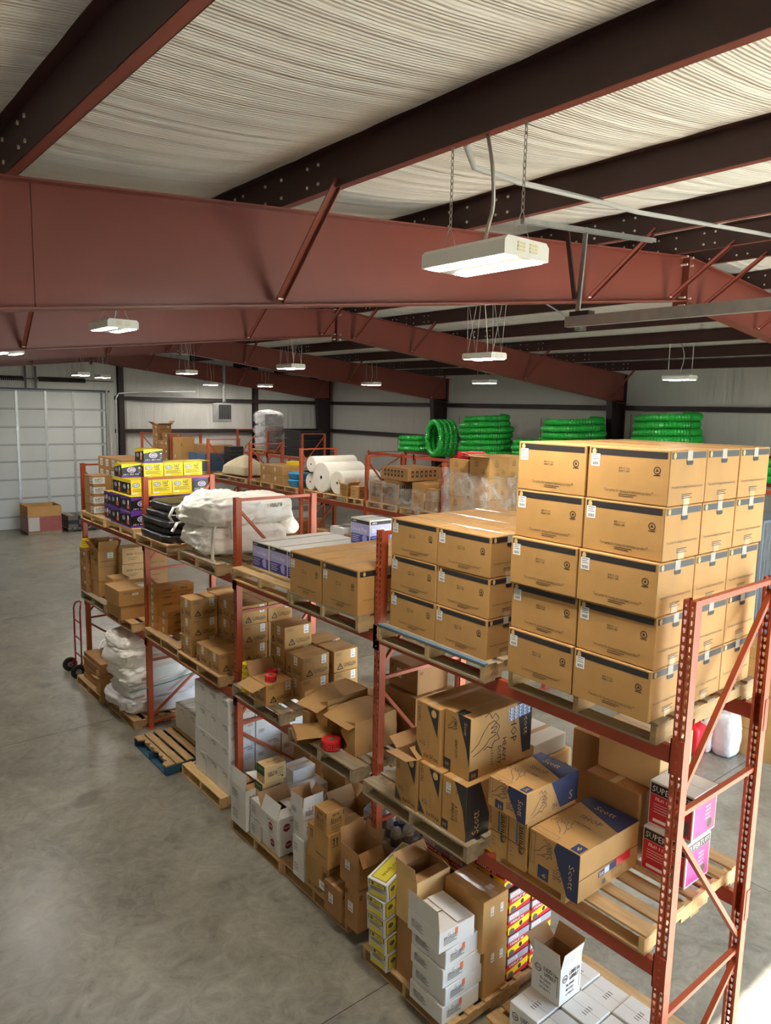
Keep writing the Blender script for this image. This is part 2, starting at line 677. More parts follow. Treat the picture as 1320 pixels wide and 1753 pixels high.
def ship_label(f, u, v, w, h, mat='paper'):
    """a paper shipping label: its own part"""
    uw, vh = w / f.W, h / f.H
    f.sub += 1
    f.rect(u, v, u + uw, v + vh, mat, 'shipping_label', 0.0016)
    f.barcode(u + 0.15 * uw, v + 0.12 * vh, u + 0.85 * uw, v + 0.35 * vh, 'shipping_label')
    f.lines(u + 0.12 * uw, v + 0.85 * vh, u + 0.85 * uw, 3, 0.16 * vh, 0.05 * h, 'ink_grey', 'shipping_label')
    f.sub += 1


def sketch(f, cu, cv, s, mat, t=0.004, seed=3):
    """loose line drawing of a gloved hand wiping with a cloth"""
    rnd = random.Random(seed)
    H = [(-.5, -.35), (-.25, -.2), (-.1, .05), (.1, .2), (.3, .28), (.34, .2), (.16, .08), (.36, .12), (.4, .04), (.18, -.04), (.36, -.04), (.36, -.12), (.14, -.16), (0, -.3), (-.2, -.42), (-.45, -.5)]
    C = [(-.05, .42), (.1, .5), (.2, .36), (.34, .46), (.44, .3), (.36, .2), (.5, .08), (.42, -.1), (.5, -.28), (.3, -.3), (.2, -.45), (.05, -.34), (-.08, -.44)]
    for P_ in (H, C):
        f.stroke([(cu + (x + rnd.uniform(-.02, .02)) * s / f.W, cv + (y + rnd.uniform(-.02, .02)) * s / f.H) for x, y in P_], t, mat)


# carton styles: each draws on the faces ---------------------------
def st_plain(F):
    pass


def st_band(F):
    for k in 'LR':
        f = F[k]
        f.rect(.03, .845, .97, .965, 'band')
        f.disc(.075, .905, .014, 'kraft_light', 1.3, e=0.002)
        ship_label(f, .035, .62, .062, .075)
        f.text('~Foil at work', .47, .62, .012, 'ink', fit=.14)
        f.text('~aluminium foils', .47, .57, .010, 'ink', fit=.14)
        f.ring(.86, .63, .022, .005, 'ink')
        f.poly([(.86, .665), (.842, .61), (.878, .61)], 'ink', e=.0016)
        f.rect(.82, .535, .90, .55, 'ink', e=.0016)
        f.text('Your partner for cleaning and maintenance products\u2122', .53, .20, .020, 'ink', fit=.60)
        f.lines(.42, .13, .64, 2, .035, .004, 'ink')
    for k in 'NF':
        f = F[k]
        f.rect(.03, .845, .97, .965, 'band')
        f.disc(.11, .905, .014, 'kraft_light', 1.3, e=0.002)
        f.rect(.43, .745, .60, .81, 'ink', e=0.003)
        f.rect(.445, .73, .585, .75, 'ink', e=0.003)
        f.rect(.44, .80, .58, 1.0, 'clear_tape', 'packing_tape', 0.0024)
        f.text('Your partner for cleaning and maintenance products', .5, .34, .017, 'ink', fit=.84)
        f.lines(.36, .19, .64, 3, .035, .004, 'ink')
        f.rect(.42, .0, .58, .17, 'tape', 'packing_tape', 0.0016)


def st_cordova(F):
    for k in 'LNRF':
        f = F[k]
        c, h = .26 if k in 'NF' else .2, .16
        f.stroke([(c, .40), (c - .11, .13), (c + .11, .13), (c, .40), (c - .11, .13)], .010, 'ink')
        f.rect(c - .012, .22, c + .012, .32, 'ink', e=.0016)
        f.rect(c - .012, .17, c + .012, .20, 'ink', e=.0016)
        f.text('CORDOVA', .66, .30, .040, 'ink', fit=.52)
        f.text('~SAFETY PRODUCTS', .66, .20, .014, 'ink', fit=.40)
        ship_label(f, .70 if k in 'NF' else .48, .56, .062, .095)
        f.lines(.08, .88, .32, 3, .05, .004, 'ink_grey')
    F['T'].rect(0, .46, 1, .54, 'tape', 'packing_tape')


def st_white4(F):
    for k in 'LNRF':
        f = F[k]
        f.text('CLAYPRO', .68, .86, .030, 'ink', fit=.42)
        f.text('~LIFTS', .82, .77, .022, 'ink', fit=.2)
        if k in 'NF':
            f.lines(.1, .45, .34, 4, .04, .005, 'ink_grey')
            f.frame(.62, .36, .82, .56, .003, 'ink_grey')
            f.text('~4 x 2', .72, .46, .02, 'ink_grey', fit=.12)
    F['T'].rect(0, .47, 1, .53, 'clear_tape', 'packing_tape')


def st_labelled(F):
    f = F['L']
    f.rect(.62, .18, 1.0, .85, 'paper', 'shipping_label')
    f.barcode(.68, .28, .94, .45, 'shipping_label')
    f.lines(.68, .72, .94, 2, .12, .006, 'ink_grey', 'shipping_label')
    f = F['N']
    f.rect(0, .18, .62, .85, 'paper', 'shipping_label')
    f.text('~SUNSET', .31, .62, .03, 'ink', fit=.44, part='shipping_label', e=.002)
    f.lines(.08, .42, .5, 2, .12, .006, 'ink_grey', 'shipping_label')


def st_smalllabel(F):
    f = F['L']
    f.rect(.38, .2, .88, .86, 'paper', 'shipping_label')
    f.text('~III', .62, .6, .03, 'ink', fit=.26, part='shipping_label', e=.002)
    f.lines(.45, .38, .8, 2, .1, .006, 'ink_grey', 'shipping_label')


def st_orange(F):
    for k in 'LN':
        f = F[k]
        if k == 'L':
            ship_label(f, .45, .2, .06, .06)
        else:
            f.text('~BROWN', .32, .45, .025, 'ink', fit=.22)
            f.text('~ACE', .74, .5, .03, 'ink', fit=.18)


def _oval(f, txt, u, v, r, c1, c2, ct):
    f.disc(u, v, r, c1, .62)
    f.disc(u, v, r * .86, c2, .60, e=.0018)
    f.text(txt, u, v, r * .62, ct, fit=min(.9, 1.35 * r / f.W), e=.0024)


def st_purple(F):
    for k in 'LNRF':
        f = F[k]
        f.poly([(0, .74), (1, .94), (1, 1), (0, 1)], 'purple')
        f.poly([(0, 0), (1, 0), (1, .06), (0, .16)], 'purple')
        if k in 'NF':
            _oval(f, '~TOUGH', .5, .55, .065, 'paper', 'purple', 'paper')
            f.text('~HEAVY DUTY BAGS', .5, .22, .02, 'paper', fit=.8)
            for j in range(3):
                f.rect(.86, .3 + j * .16, .95, .40 + j * .16, ('blue_tote', 'pkg_red', 'paper')[j], e=.0018)
        else:
            _oval(f, '~TX', .32, .55, .05, 'paper', 'purple', 'paper')
            f.rect(.62, .2, .84, .46, 'label_orange', e=.0018)
            f.disc(.74, .62, .03, 'paper', 1.2, e=.0018)
    F['T'].rect(0, 0, 1, 1, 'yellow')


def st_yellow(F):
    for k in 'NF':
        f = F[k]
        f.rect(0, 0, 1, 1, 'yellow', e=.0008)
        _oval(f, '~BOUNTY', .25, .66, .055, 'green_dark', 'paper', 'pkg_blue')
        f.text('~120', .68, .76, .045, 'green_dark', fit=.28)
        f.text('~BAGS', .68, .55, .03, 'green_dark', fit=.24)
        f.lines(.1, .38, .86, 3, .08, .005, 'green_dark')
        f.rect(.06, .06, .34, .16, 'paper', e=.0016)
    for k in 'LR':
        f = F[k]
        f.rect(0, .8, 1, 1, 'yellow')
        _oval(f, '~TX', .32, .5, .05, 'paper', 'purple', 'paper')
        f.rect(.62, .1, .84, .36, 'label_orange', e=.0018)
        f.disc(.74, .56, .03, 'paper', 1.2, e=.0018)
    F['T'].rect(0, 0, 1, 1, 'yellow')


def st_yellowtop(F):
    st_purple(F)
    for k in 'LNRF':
        F[k].poly([(0, .70), (1, .92), (1, 1), (0, 1)], 'yellow', e=.0016)


def st_decal(F):
    for k in 'LNRF':
        f = F[k]
        f.rect(.03, .82, .97, .95, 'ink')
        f.text('~DECAL', .2, .885, .016, 'paper', fit=.2)
        f.rect(.03, .42, .97, .81, 'pkg_lilac')
        f.rect(.03, .04, .97, .42, 'pkg_blue')
        f.text('Decal Bags', .5, .62, .045, 'paper', fit=.74)
        f.lines(.08, .34, .48, 4, .07, .005, 'paper')
        if k in 'LR':
            f.poly([(.66, .12), (.84, .08), (.86, .36), (.74, .44), (.6, .34)], 'pkg_lilac', e=.0018)
    F['T'].rect(0, .475, 1, .525, 'seam')


def st_super(F):
    f = F['L']
    f.rect(.03, .72, .97, .96, 'ink')
    f.text('SUPERTUFF', .5, .84, .045, 'paper', fit=.86)
    f.rect(.03, .04, .97, .71, 'pkg_red')
    f.text('~DRY BAGS', .4, .62, .022, 'paper', fit=.5)
    f.lines(.12, .5, .6, 4, .06, .004, 'paper')
    f.rect(.12, .1, .5, .17, 'paper', e=.0018)
    f.rect(.62, .1, .92, .42, 'ink_grey', e=.0018)
    f = F['N']
    f.rect(.05, .78, .95, .96, 'ink_grey')
    f.text('SUPERTUFF', .5, .87, .04, 'paper', fit=.84)
    f.rect(.05, .05, .95, .77, 'pkg_pink')
    for j in range(4):
        f.text('~SHARP', .62, .64 - j * .09, .014, 'paper', fit=.22)
    f.disc(.72, .22, .035, 'ink_grey', 1.0)
    f.text('10', .25, .14, .03, 'maroon', fit=.16)


def st_redstack(F):
    for k in 'LNRF':
        f = F[k]
        f.rect(0, .7, 1, 1, 'pkg_grey')
        f.rect(.05, .76, .48, .94, 'paper', e=.0018)
        f.text('~SNAP', .26, .85, .018, 'pkg_red', fit=.3, e=.0024)
        f.poly([(0, .1), (1, .28), (1, .56), (0, .42)], 'yellow', e=.0018)
        f.disc(.6, .33, .02, 'ink', 1.0, e=.0024)
        f.poly([(.06, .06), (.3, .06), (.3, .26), (.16, .34), (.06, .26)], 'ink_grey', e=.0022)
        f.text('~SUPER', .42, .60, .02, 'paper', fit=.6, e=.002)
    F['T'].rect(0, 0, 1, .35, 'ink')
    F['T'].rect(0, .35, 1, .7, 'pkg_red')
    F['T'].text('~SNAP', .5, .18, .03, 'paper', fit=.6)
    F['T'].rect(.1, .72, .6, .95, 'yellow')


def st_liner(F, t1='trash can', t2='liners'):
    for k in 'NF':
        f = F[k]
        f.rect(.04, .1, .97, .9, 'ink')
        f.rect(.05, .13, .96, .87, 'yellow_dull', e=.0018)
        f.disc(.15, .55, .03, 'ink_grey', .7, e=.0022)
        f.text(t1, .52, .68, .035, 'ink', fit=.48, e=.0024)
        f.text(t2, .62, .42, .03, 'ink', fit=.3, e=.0024)
        f.lines(.1, .34, .44, 3, .07, .004, 'ink')
        f.poly([(.8, .5), (.93, .55), (.92, .8), (.8, .72)], 'yellow', e=.0024)
        f.disc(.85, .36, .018, 'pkg_lilac', 1.0, e=.0026)
    for k in 'LR':
        f = F[k]
        f.rect(.08, .66, .92, .92, 'ink')
        f.rect(.12, .68, .88, .90, 'yellow_dull', e=.0018)
        f.disc(.28, .8, .014, 'ink_grey', e=.0024)
        f.lines(.15, .58, .85, 3, .07, .006, 'ink_grey')
        f.rect(.12, .08, .88, .34, 'yellow_dull')
        f.frame(.08, .05, .92, .95, .002, 'ink')
        f.text('40', .6, .79, .016, 'ink', fit=.3, e=.0024)
    f = F['T']
    f.rect(.05, .12, .95, .88, 'ink')
    f.rect(.06, .15, .94, .85, 'yellow_dull', e=.0018)
    f.text(t1 + ' ' + t2, .5, .5, .03, 'ink', fit=.7, e=.0024)


def st_contractor(F):
    st_liner(F, 'CONTRACTOR', 'BAGS')


def _scott(F, dark, big1, big2, num):
    f = F['T']
    f.poly([(.62, 0), (1, 0), (1, 1), (.82, 1)], dark)
    f.text('Scott', .86, .5, .06, 'kraft_light', fit=.4, rot=-PI / 2, e=.002)
    f.text('SHOP', .60, .5, .055, dark, fit=.42, rot=-PI / 2)
    f.text('ORIGINAL', .46, .5, .022, dark, fit=.36, rot=-PI / 2)
    sketch(f, .28, .74, .17, dark)
    f.rect(.02, .04, .16, .22, dark)
    f.text(num, .09, .13, .03, 'kraft_light', fit=.08, e=.002)
    f.frame(.03, .5, .1, .96, .003, dark)
    for k in 'LR':
        f = F[k]
        f.poly([(.55, 1), (1, 1), (1, 0), (.8, 0), (.5, .82)], dark)
        f.text('Scott', .86, .45, .045, 'kraft_light', fit=.5, rot=-PI / 2, e=.002)
        f.text('SHOP', .62, .42, .04, dark, fit=.42, rot=-PI / 2)
        sketch(f, .3, .72, .14, dark)
        f.rect(.2, .06, .42, .34, dark)
        f.text(num, .33, .16, .03, 'kraft_light', fit=.1, e=.002)
        f.frame(.04, .3, .12, .95, .003, dark)
        f.lines(.5, .4, .58, 4, .06, .004, dark)


def st_scott_blue(F):
    _scott(F, 'scott_blue', 0, 0, '6')
    f = F['N']
    f.rect(0, .46, 1, .475, 'seam')
    f.poly([(.32, .28), (.86, .30), (.86, .50), (.32, .40)], 'navy', 'contents_window')
    f.poly([(.62, .30), (.86, .30), (.86, .50), (.62, .46)], 'gas_red', 'contents_window', .002)
    f.poly([(.42, .30), (.5, .30), (.5, .43), (.42, .42)], 'label_blue', 'contents_window', .002)
    f.text('Scott', .37, .35, .03, 'paper', fit=.07, part='contents_window', e=.0026)
    f.frame(.55, .08, .72, .26, .003, 'ink_grey')
    f.disc(.42, .14, .02, 'ink_grey')


def st_scott_blue2(F):
    _scott(F, 'scott_blue', 0, 0, '30')
    f = F['N']
    f.poly([(.46, 1), (1, 1), (1, .0), (.66, .0)], 'scott_blue')
    sketch(f, .24, .5, .17, 'scott_blue')
    f.text('S', .86, .28, .07, 'kraft_light', e=.002)
    f.text('SHOP', .60, .16, .045, 'scott_blue', fit=.2)


def st_scott_shop(F):
    for k in 'LR':
        f = F[k]
        f.poly([(.5, 1), (1, 1), (1, .15), (.86, .55)], 'scott_black')
        f.text('SHOP', .66, .82, .03, 'scott_black', fit=.2)
        f.text('A TOUTE', .6, .42, .03, 'ink', fit=.3, rot=-PI / 2)
        f.text('EPREUVE', .46, .42, .03, 'ink', fit=.32, rot=-PI / 2)
        f.rect(0, .03, .28, .2, 'scott_black')
        f.text('10', .14, .11, .03, 'kraft_light', e=.002)
        ship_label(f, .16, .72, .05, .08)
    f = F['N']
    f.poly([(0, 0), (0, 1), (.28, 1), (.5, .35), (.5, 0)], 'scott_black')
    f.text('Scott', .2, .28, .075, 'kraft_light', fit=.42, rot=PI / 2, e=.002)
    f.text('SHOP', .62, .42, .09, 'scott_black', fit=.62, rot=PI / 2)


def st_heavy(F):
    f = F['N']
    f.poly([(.74, 1), (1, 1), (1, .12), (.86, .12)], 'scott_black')
    f.text('SHOP', .70, .62, .07, 'scott_black', fit=.5, rot=-PI / 2)
    f.text('HEAVY', .55, .30, .045, 'ink', fit=.4, rot=-PI / 2)
    f.text('DUTY', .47, .24, .04, 'ink', fit=.3, rot=-PI / 2)
    f.lines(.33, .4, .37, 7, .045, .004, 'ink')
    f.text('Scott', .91, .62, .05, 'kraft_light', fit=.4, rot=-PI / 2, e=.002)
    sketch(f, .24, .68, .30, 'ink', .006)
    f.rect(0, 0, .14, .15, 'scott_black')
    f.text('10', .07, .07, .035, 'kraft_light', e=.002)
    for j in range(4):
        for i in range(5):
            f.rect(.60 + i * .075, .74 + j * .055 - i * -.008, .665 + i * .075, .785 + j * .055 + i * .008, 'label_blue', 'shipping_label', .0026)
            f.rect(.61 + i * .075, .745 + j * .055 + i * .008, .63 + i * .075, .78 + j * .055 + i * .008, 'ink_grey', 'shipping_label', .003)
    f = F['L']
    f.poly([(.5, 1), (1, 1), (1, .2), (.86, .5)], 'scott_black')
    f.text('Scott', .82, .8, .03, 'kraft_light', fit=.2, rot=-PI / 2, e=.002)
    sketch(f, .3, .8, .1, 'ink')
    f.text('HEAVY DUTY', .48, .42, .03, 'ink', fit=.3, rot=-PI / 2)
    f.rect(0, .02, .28, .2, 'scott_black')
    f.text('10', .14, .11, .03, 'kraft_light', e=.002)
    F['T'].rect(0, .47, 1, .53, 'tape', 'packing_tape')
    F['T'].rect(0, .3, .14, .6, 'scott_black')


def st_wypall(F):
    f = F['L']
    f.text('~6  CTNS 34790', .14, .8, .028, 'ink', fit=.32, rot=-PI / 2)
    f.poly([(.45, .97), (.94, .97), (.9, .5)], 'scott_black')
    f.disc(.74, .88, .028, 'kraft_light', 1.1, e=.002)
    f.poly([(0, .3), (.3, .04), (0, .04)], 'scott_black')
    f.text('WypAll', .66, .09, .035, 'ink', fit=.6, rot=PI)
    f.text('~60s', .3, .3, .035, 'ink_grey', fit=.25)
    f.lines(.5, .5, .6, 6, .05, .003, 'ink_grey')
    f = F['N']
    f.text('~GTIN 033', .5, .84, .024, 'ink', fit=.4)
    f.frame(.1, .08, .3, .2, .003, 'ink_grey')
    F['T'].text('WypAll', .3, .8, .03, 'ink', fit=.22, rot=PI)


def st_redlogo(F):
    for k in 'LNRF':
        f = F[k]
        f.disc(.3 if k in 'NF' else .62, .5, .042, 'maroon', 1.0)
        f.text('~SAFE', .3 if k in 'NF' else .62, .52, .018, 'paper', fit=.18, e=.002)
        f.text('~Health Guard', .6, .8, .022, 'maroon', fit=.4)
        f.lines(.5, .3, .8, 3, .08, .004, 'ink_grey')


def st_whiteprint(F):
    for k in 'LN':
        f = F[k]
        f.text('~SPECIALTY', .3, .62, .022, 'ink', fit=.34)
        f.lines(.12, .48, .5, 3, .09, .005, 'ink')
    f = F['N']
    f.rect(.44, .55, .52, .9, 'label_orange', 'shipping_label')
    ship_label(f, .2, .5, .05, .06)


def st_ifc(F):
    for k in 'LN':
        f = F[k]
        f.ring(.22, .66, .03, .006, 'ink')
        f.text('~ICL', .22, .66, .022, 'ink', fit=.14)
        f.text('~CHICKEN', .66, .74, .032, 'ink', fit=.48)
        f.text('~DIRECT', .66, .6, .03, 'ink', fit=.42)
        f.text('~28 ROLLS', .5, .44, .018, 'ink', fit=.4)
        f.text('~BLEACHED', .5, .32, .018, 'ink', fit=.4)
        f.text('~NATURAL', .5, .2, .018, 'ink', fit=.4)
        f.rect(.9, .2, .92, .75, 'ink_grey')
    for j in range(4):
        F['T'].rect(.3 + j * .1, .35, .33 + j * .1, .5, 'ink_grey')


def st_green(F):
    f = F['L']
    f.rect(0, .45, 1, 1, 'green_dark')
    f.text('~STEAM', .5, .78, .02, 'kraft_light', fit=.6)
    f.frame(.15, .06, .85, .36, .003, 'ink')
    f = F['N']
    f.text('~Steam', .36, .5, .05, 'ink', fit=.4)
    f.text('~CARTON', .74, .7, .022, 'green_dark', fit=.34)
    f.lines(.58, .55, .9, 4, .1, .004, 'ink')
    f.disc(.82, .2, .014, 'ink', .6)
    F['T'].text('~FRESH', .5, .5, .03, 'ink_grey', fit=.4)


def st_script(F):
    for k in 'LN':
        f = F[k]
        f.text('~LAWSON', .5, .82, .02, 'ink', fit=.4)
        f.text('Absorb', .5, .58, .07, 'ink', fit=.6)
        f.lines(.25, .3, .8, 3, .08, .004, 'ink')
        f.rect(.9, .7, .93, .9, 'ink')


def st_arrows(F):
    for k in 'LNRF':
        f = F[k]
        for a in (.14, .22):
            f.rect(a, .66, a + .02, .82, 'ink')
            f.poly([(a - .02, .82), (a + .04, .82), (a + .01, .88)], 'ink', e=.0014)
        f.rect(.1, .62, .28, .635, 'ink')
        f.text('~NET WEIGHT 24 LBS', .66, .3, .018, 'ink', fit=.5)
    F['T'].rect(0, .47, 1, .53, 'tape', 'packing_tape')


def st_alcan(F):
    for k in 'LNRF':
        f = F[k]
        f.text('~ALCAN', .35, .86, .035, 'ink', fit=.4)
        f.frame(.72, .4, .9, .8, .004, 'ink')
        f.rect(.77, .5, .8, .7, 'ink')
        f.rect(.83, .5, .86, .7, 'ink')
        f.text('~KEEP UPRIGHT', .4, .14, .03, 'ink', fit=.6)
    f = F['L']
    f.rect(.58, .18, .98, .42, 'paper', 'shipping_label')
    f.rect(.58, .18, .98, .22, 'green_dark', 'shipping_label', .002)
    f.text('~ALERT', .78, .33, .03, 'ink', fit=.2, part='shipping_label', e=.002)
    F['T'].rect(.0, .1, .75, .6, 'yellow', 'shipping_label')


def st_barlabel(F):
    ship_label(F['L'], .28, .4, .07, .09)
    for k in 'LNRF':
        F[k].text('~711', .12, .8, .03, 'ink', fit=.1, rot=PI / 2)


def st_brownlabels(F):
    for k in 'NF':
        f = F[k]
        ship_label(f, .3, .66, .035, .075)
        ship_label(f, .68, .64, .035, .075)
    F['T'].rect(.35, .0, .65, 1, 'tape', 'packing_tape')
    ship_label(F['T'], .55, .2, .06, .05)


def st_logo(F):
    for k in 'LNRF':
        f = F[k]
        f.text('~TIDY GOODS', .5, .6, .03, 'ink', fit=.66)
        f.lines(.2, .35, .6, 2, .1, .005, 'ink')
        f.lines(.2, .9, .5, 1, .1, .005, 'ink_grey')
    F['T'].rect(0, .47, 1, .53, 'tape', 'packing_tape')


def st_circle(F):
    for k in 'LNRF':
        f = F[k]
        f.ring(.5, .6, .055, .008, 'ink')
        f.ring(.5, .6, .035, .006, 'ink')
        f.text('~P&G', .5, .6, .025, 'ink', fit=.1)
        f.text('~KEEP DRY', .4, .25, .018, 'ink_grey', fit=.3)
    F['T'].rect(.35, .4, .6, .7, 'ink')
    F['T'].rect(.1, .1, .6, .3, 'label_blue', 'shipping_label')


def st_jmark(F):
    for k in 'LNRF':
        f = F[k]
        f.stroke([(.28, .75), (.28, .55), (.42, .55), (.42, .75)], .008, 'ink')
        f.stroke([(.35, .85), (.35, .62)], .008, 'ink')
        f.ring(.65, .32, .035, .006, 'ink')
        f.ring(.72, .24, .03, .006, 'ink')
        f.lines(.2, .2, .5, 2, .07, .005, 'ink_grey')


def st_stencil(F):
    for k in 'LNRF':
        f = F[k]
        for j in range(6):
            f.rect(.1 + j * .13, .3, .17 + j * .13, .8, 'ink')
            f.rect(.12 + j * .13, .45, .15 + j * .13, .65, 'kraft', e=.0018)


def st_pricetag(F):
    for k in 'LNRF':
        ship_label(F[k], .7, .6, .07, .05)
        F[k].text('~ARMOR', .4, .4, .04, 'ink', fit=.4)


def st_3m(F):
    f = F['L']
    f.text('3M', .25, .7, .06, 'ink', fit=.3)
    f.text('~BOX', .5, .4, .02, 'ink', fit=.6)
    ship_label(F['N'], .45, .5, .09, .09)
    F['N'].lines(.1, .3, .9, 1, .1, .006, 'ink')


def st_brownprint(F):
    f = F['N']
    f.text('~brown', .2, .8, .03, 'ink_grey', fit=.2)
    ship_label(f, .3, .62, .09, .035)
    f.rect(.86, .4, .94, .7, 'band')
    F['T'].rect(.55, .1, .85, .6, 'paper', 'shipping_label')


def st_window(F):
    f = F['L']
    f.text('~Doritos', .72, .62, .03, 'ink', fit=.7, rot=-PI / 2)
    f.frame(.58, .36, .88, .9, .004, 'ink')
    f.rect(0, .47, 1, .485, 'seam')
    f.poly([(.42, .5), (.54, .5), (.52, .94), (.44, .92)], 'wrap_blue', 'contents_window', .002)
    f.lines(.12, .35, .34, 3, .08, .004, 'ink_grey')


STY = {k[3:]: v for k, v in list(globals().items()) if k.startswith('st_')}
BODY = {'white4': 'white_card', 'decal': 'white_card', 'super': 'white_card', 'redlogo': 'white_card', 'whiteprint': 'white_card', 'ifc': 'white_card',
        'purple': 'pkg_black', 'yellow': 'pkg_black', 'yellowtop': 'pkg_black', 'redstack': 'pkg_red', 'liner': 'white_card', 'contractor': 'white_card', 'orange': 'kraft_orange',
        'green': 'kraft_light', 'script': 'kraft', 'stencil': 'kraft_dark', 'barlabel': 'kraft_dark', 'brownlabels': 'kraft_dark', 'circle': 'kraft_dark'}
_CC = {}


def carton_parts(sx, sy, sz, style, body, open_):
    key = (round(sx, 3), round(sy, 3), round(sz, 3), style, body, open_)
    if key in _CC:
        return _CC[key]
    parts = {'body': MB(), 'packing_tape': MB(), 'shipping_label': MB(), 'contents_window': MB()}
    bd = parts['body']
    hx, hy = sx / 2, sy / 2
    if not open_:
        bd.bevbox((-hx, -hy, 0), (hx, hy, sz), 0.004, body)
    else:
        t = 0.005
        inn = 'kraft_inside'
        bd.box((-hx, -hy, 0), (hx, hy, t), body)
        for a, b_ in (((-hx, -hy, t), (-hx + t, hy, sz)), ((hx - t, -hy, t), (hx, hy, sz)), ((-hx + t, -hy, t), (hx - t, -hy + t, sz)), ((-hx + t, hy - t, t), (hx - t, hy, sz))):
            bd.box(a, b_, body)
        e = 0.0008
        q = t + e
        bd.add([(-hx + q, -hy + q, q), (hx - q, -hy + q, q), (hx - q, hy - q, q), (-hx + q, hy - q, q), (-hx + q, -hy + q, sz), (hx - q, -hy + q, sz), (hx - q, hy - q, sz), (-hx + q, hy - q, sz)],
               [(0, 1, 2, 3), (0, 4, 5, 1), (1, 5, 6, 2), (2, 6, 7, 3), (3, 7, 4, 0)], inn)
    F = faces(parts, sx, sy, sz)
    if open_:
        F = dict(F)
        F['T'] = Face({'body': MB(), 'packing_tape': MB(), 'shipping_label': MB(), 'contents_window': MB()}, (0, 0, 0), (1, 0, 0), (0, 1, 0), (0, 0, 1), sx, sy)
    STY[style](F)
    if not open_ and style not in ('heavy', 'liner', 'contractor', 'redstack', 'yellow', 'purple', 'yellowtop', 'scott_blue', 'scott_blue2', 'brownlabels', 'decal'):
        f = F['T']
        if sx >= sy:
            f.rect(0.004, .496, .996, .504, 'seam', e=.0006)
        else:
            f.rect(.496, .004, .504, .996, 'seam', e=.0006)
        if style in ('band', 'plain', 'barlabel', 'wypall', 'stencil', 'jmark', 'pricetag', 'scott_shop', '3m', 'brownprint', 'alcan'):
            if sx >= sy:
                f.rect(0.002, .5 - .025 / sy, .998, .5 + .025 / sy, 'tape', 'packing_tape', .0014)
            else:
                f.rect(.5 - .025 / sx, .002, .5 + .025 / sx, .998, 'tape', 'packing_tape', .0014)
    res = {}
    for n, p in parts.items():
        if p.v:
            res[n] = p.mesh('carton' if n == 'body' else n.split('#')[0])
    _CC[key] = res
    return res


def carton(label, x, y, z, sx, sy, sz, style='plain', body=None, group=None, rz=0.0, flaps=None, cat='box', name='carton', tilt=None, jit=0.006):
    """x, y are the low corner; flaps = {'L': deg from upright, outward}"""
    body = body or BODY.get(style, 'kraft')
    sx, sy, sz = sx - .004, sy - .004, sz
    ps = carton_parts(sx, sy, sz, style, body, bool(flaps))
    cx, cy = x + sx / 2 + .002 + random.uniform(-jit, jit), y + sy / 2 + .002 + random.uniform(-jit, jit) * .3
    o = ob(name, ps['body'], None, (cx, cy, z), rz + random.uniform(-1, 1) * jit * .8)
    if tilt:
        o.rotation_euler = (tilt[0], tilt[1], o.rotation_euler.z)
    tag(o, label, cat, group)
    for n, me in ps.items():
        if n != 'body':
            ob(n.split('#')[0], me, o)
    if flaps:
        hx, hy = sx / 2, sy / 2
        fl = min(sx, sy) / 2 * .96
        for k, ang in flaps.items():
            mb = MB()
            a = math.radians(ang)
            w = (sy if k in 'LR' else sx) / 2 - .004
            dx = {'L': (-1, 0), 'R': (1, 0), 'N': (0, -1), 'F': (0, 1)}[k]
            base = Vector((dx[0] * (hx - .002), dx[1] * (hy - .002), sz))
            tang = Vector((-dx[1], dx[0], 0))
            dirv = Vector((dx[0] * math.sin(a), dx[1] * math.sin(a), math.cos(a)))
            nrm = tang.cross(dirv)
            if nrm.dot(Vector((dx[0], dx[1], .001))) < 0:
                nrm = -nrm
            tip = base + dirv * fl
            q = [base - tang * w, base + tang * w, tip + tang * w * .97, tip - tang * w * .97]
            o1 = [p + nrm * .0015 for p in q]
            o2 = [p - nrm * .0025 for p in q]
            mb.add(o1, [(0, 1, 2, 3)], body)
            mb.add(o2, [(3, 2, 1, 0)], 'kraft_inside')
            mb.add(o1 + o2, [(0, 1, 5, 4), (1, 2, 6, 5), (2, 3, 7, 6), (3, 0, 4, 7)], 'kraft_inside')
            mb.build('flap', o)
    return o


